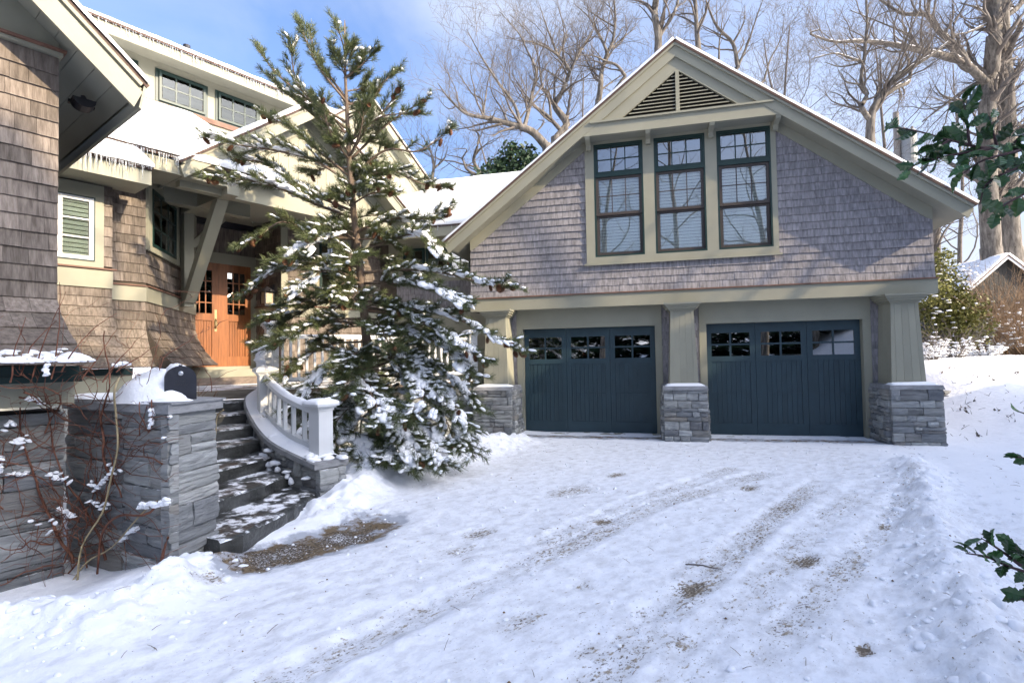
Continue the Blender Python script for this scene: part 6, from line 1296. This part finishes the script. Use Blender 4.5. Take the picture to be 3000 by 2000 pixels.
# ------------------------------------------------------------------ trees beside and behind the viewer: they shade the drive and stand in the window reflections
rg = random.Random(55); mb = MB()
def conifer_mesh(h, w, n, seed):
    g = random.Random(seed); mb = MB()
    for k in range(n):
        z = h*(.06+.94*g.random()**1.25); rr = w*(1-z/h)**.8*(.35+.65*g.random()**.5)*(.85+.3*math.sin(z*5)); a = g.uniform(0, 6.283); p = Vector((math.cos(a)*rr, math.sin(a)*rr, z)); d = Vector((math.cos(a), math.sin(a), -.35)).normalized(); s = Vector((-math.sin(a), math.cos(a), g.uniform(-.4, .4)))*.16; l_ = d*g.uniform(.35, .7)
        mb.add([p-s, p+l_*.6-s*1.2, p+l_, p+s], [(0, 1, 2, 3)])
    return mb.mesh('crown', 'evergreen')
cms = [conifer_mesh(12, 3.2, 5200, i) for i in range(2)]; ctk = MB().tube([(0, 0, -1), (0, 0, 6), (0, 0, 11.8)], [.25, .18, .02], 8).mesh('trunk', 'bark')
SHADE = [(15, -.8, 6.6, 0), (15.3, -2.8, 8.4, 1), (14.8, -4.7, 10.6, 0), (15.3, -6.6, 11.4, 1), (14.6, -8.6, 12.4, 0), (15.4, -10.6, 13.4, 1), (14.6, -12.8, 14.3, 0), (15.4, -15.2, 15, 1), (14.8, -17.6, 15.5, 0), (19, -3.8, 10.8, 1), (19.5, -7.8, 13.6, 0), (19, -12, 15.6, 1), (19, -17, 16.5, 0)]+[(x, -27+.6*math.sin(x*2.1), 7+1.6*math.sin(x*1.7), int(x) % 2) for x in (-17, -13, -9.5, -6, -2.5, 1, 4.5, 8, 11.5)]
ORD = 'first second third fourth fifth sixth seventh eighth ninth tenth eleventh twelfth thirteenth fourteenth fifteenth sixteenth seventeenth eighteenth nineteenth twentieth twenty-first twenty-second twenty-third twenty-fourth'.split()
for i, (x, y, top, k) in enumerate(SHADE):
    g0 = gz1(x, y); s = (top-g0)/12; t = thing('shade_spruce', ORD[i]+' tall dark spruce counted from the garage, right of the drive and out of view', 'tree', (x, y, g0), 'spruces beside the drive')
    for nm, me_ in (('trunk', ctk), ('crown', cms[k])):
        o = bpy.data.objects.new(nm, me_); COL.objects.link(o); o.parent = t
    t.scale = (max(.9, s),)*2+(s,); t.rotation_euler = (0, 0, i*1.3)
def plain_tree(name, label, x, y, h, seed, group, spawn=.8, maxl=2, minr=.008, r0=.26):
    rg = random.Random(seed); mb = MB(); g0 = gz1(x, y); t = thing(name, label, 'tree', (x, y, g0), group); p = Vector((x, y, g0-.2)); pts = [p]; d = Vector((0, 0, 1))
    for i in range(8): d = (d+rdir(rg)*.10+Vector((0, 0, .1))).normalized(); p = p+d*h/8; pts.append(p)
    ra = [r0*(1-.85*i/8) for i in range(9)]; mb.tube(pts, ra, 9, False)
    for k in range(13):
        f = .28+.7*k/13; q = along(pts, f); a = rg.uniform(0, 6.283); limb(mb, q, Vector((math.cos(a), math.sin(a), .75)), h*.42*(1.15-.8*f)*rg.uniform(.8, 1.2), .38*r0*(1.1-f), 0, rg, minr=minr, maxl=maxl, spawn=spawn)
    mb.build('wood', 'bark' if maxl == 2 else 'twig', t, True); return t
for i, (x, y, h) in enumerate(((-3.2, -21, 15), (1.5, -24, 17), (5.5, -20, 15), (-7.5, -25, 16), (9.5, -25, 16), (12.0, -9.5, 14), (11.5, -4.0, 11.5))):
    plain_tree('roadside_oak', ORD[i]+' tall bare oak of those behind the viewer, seen only mirrored in panes', x, y, h, 70+i, 'bare oaks behind the viewer')
for i, (x, D, h, lb) in enumerate(((2075, 27, 19, 'far bare tree rising over the right slope just past the ridge'), (2260, 29, 17.5, 'far bare tree above the middle of the right roof slope'), (2440, 26, 18, 'far bare tree left of the crooked snowy tree'), (2660, 31, 20, 'far bare tree behind the utility pole'), (1710, 30, 17, 'far bare tree behind the slim maple'), (1500, 29, 14, 'far bare tree behind the low oak limb'), (2800, 34, 19, 'far bare tree between the pole and the big trunks'))):
    b = at(x, 1000, D); plain_tree('far_tree', lb, b.x, b.y, h, 170+i, 'bare trees behind the garage', 1.25, 3, .0065, .18)
# ------------------------------------------------------------------ twigs, needles and crumbs on the snow
NL = thing('fallen_needles', 'dry pine needles and crumbs scattered over the driveway snow', 'litter', (-1, -7, 0)); mb = MB(); cr = MB(); rg = random.Random(66)
for k in range(420):
    x, y = rg.uniform(-5, 4), -10+rg.random()**1.3*9.5; z = gz1(x, y)+.004; a = rg.uniform(0, 3.14); L = rg.uniform(.03, .09); o = Vector((x, y, z)); d = Vector((math.cos(a), math.sin(a), rg.uniform(0, .25)))
    if rg.random() < .6: mb.tube([o, o+d*L*.5+Vector((0, 0, .004)), o+d*L], [.0016, .0016, .001], 3, False)
    else: s_ = rg.uniform(.004, .012); cr.add([o+Vector((s_, 0, 0)), o+Vector((0, s_, 0)), o-Vector((s_, 0, 0)), o-Vector((0, s_, 0)), o+Vector((0, 0, s_))], [(0, 1, 4), (1, 2, 4), (2, 3, 4), (3, 0, 4)])
mb.build('needles', 'litter', NL, kind='stuff'); cr.build('crumbs', 'litter', NL, kind='stuff')
CL_ = MB(); rg = random.Random(88)
for k in range(800):
    b_ = BANKS[rg.choice([0, 0, 1, 2, 3, 3, 3, 4])]; q = along([Vector((*v, 0)) for v in b_[0]], rg.random()); x, y = q.x+rg.gauss(0, .24), q.y+rg.gauss(0, .24)
    if not -9.8 < y < 0: continue
    s_ = .008+.034*rg.random()**4; blob(CL_, (x, y, gz1(x, y)-s_*.25), s_*rg.uniform(.8, 1.5), s_*rg.uniform(.7, 1.2), s_*rg.uniform(.5, .9), rg.uniform(0, 6), rg)
for k in range(900):
    x, y = rg.uniform(-4.2, 3.2), -9.6+8.6*rg.random(); s_ = .005+.016*rg.random()**3; blob(CL_, (x, y, gz1(x, y)+.002), s_*1.2, s_, s_*.7, rg.uniform(0, 6), rg)
o = CL_.build('snow_clods', 'snow', None, True, kind='stuff'); tag(o, 'loose snow clods scattered along the ploughed banks', 'snow')
SM_ = MB(); rg = random.Random(77)
for k in range(900):                                            # straw and chips on the thawed patch
    p = along([Vector((*q, 0)) for q in THAWL], rg.random())+Vector((rg.gauss(0, .17), rg.gauss(0, .17), 0)); z = gz1(p.x, p.y)-.035; a = rg.uniform(0, 3.14); L = rg.uniform(.015, .06); o = Vector((p.x, p.y, z)); d = Vector((math.cos(a), math.sin(a), rg.uniform(-.1, .3))); SM_.tube([o, o+d*L], [.002, .0015], 3, False)
o = SM_.build('pine_straw', 'litter', None, kind='stuff'); tag(o, 'brown pine straw on the thawed patch at the foot of the steps', 'straw')
TW = thing('fallen_twig', 'short dark twig lying on the driveway snow', 'twig', onz(2060, 1660)[:]); c = onz(2060, 1660, .012); MB().tube([c+Vector((-.12, .03, 0)), c+Vector((0, 0, .012)), c+Vector((.05, -.01, .004)), c+Vector((.12, -.04, .01))], [.005, .006, .005, .003], 6).tube([c+Vector((.05, -.01, .004)), c+Vector((.09, .02, .02))], [.003, .002], 5).build('stem', 'twig', TW)
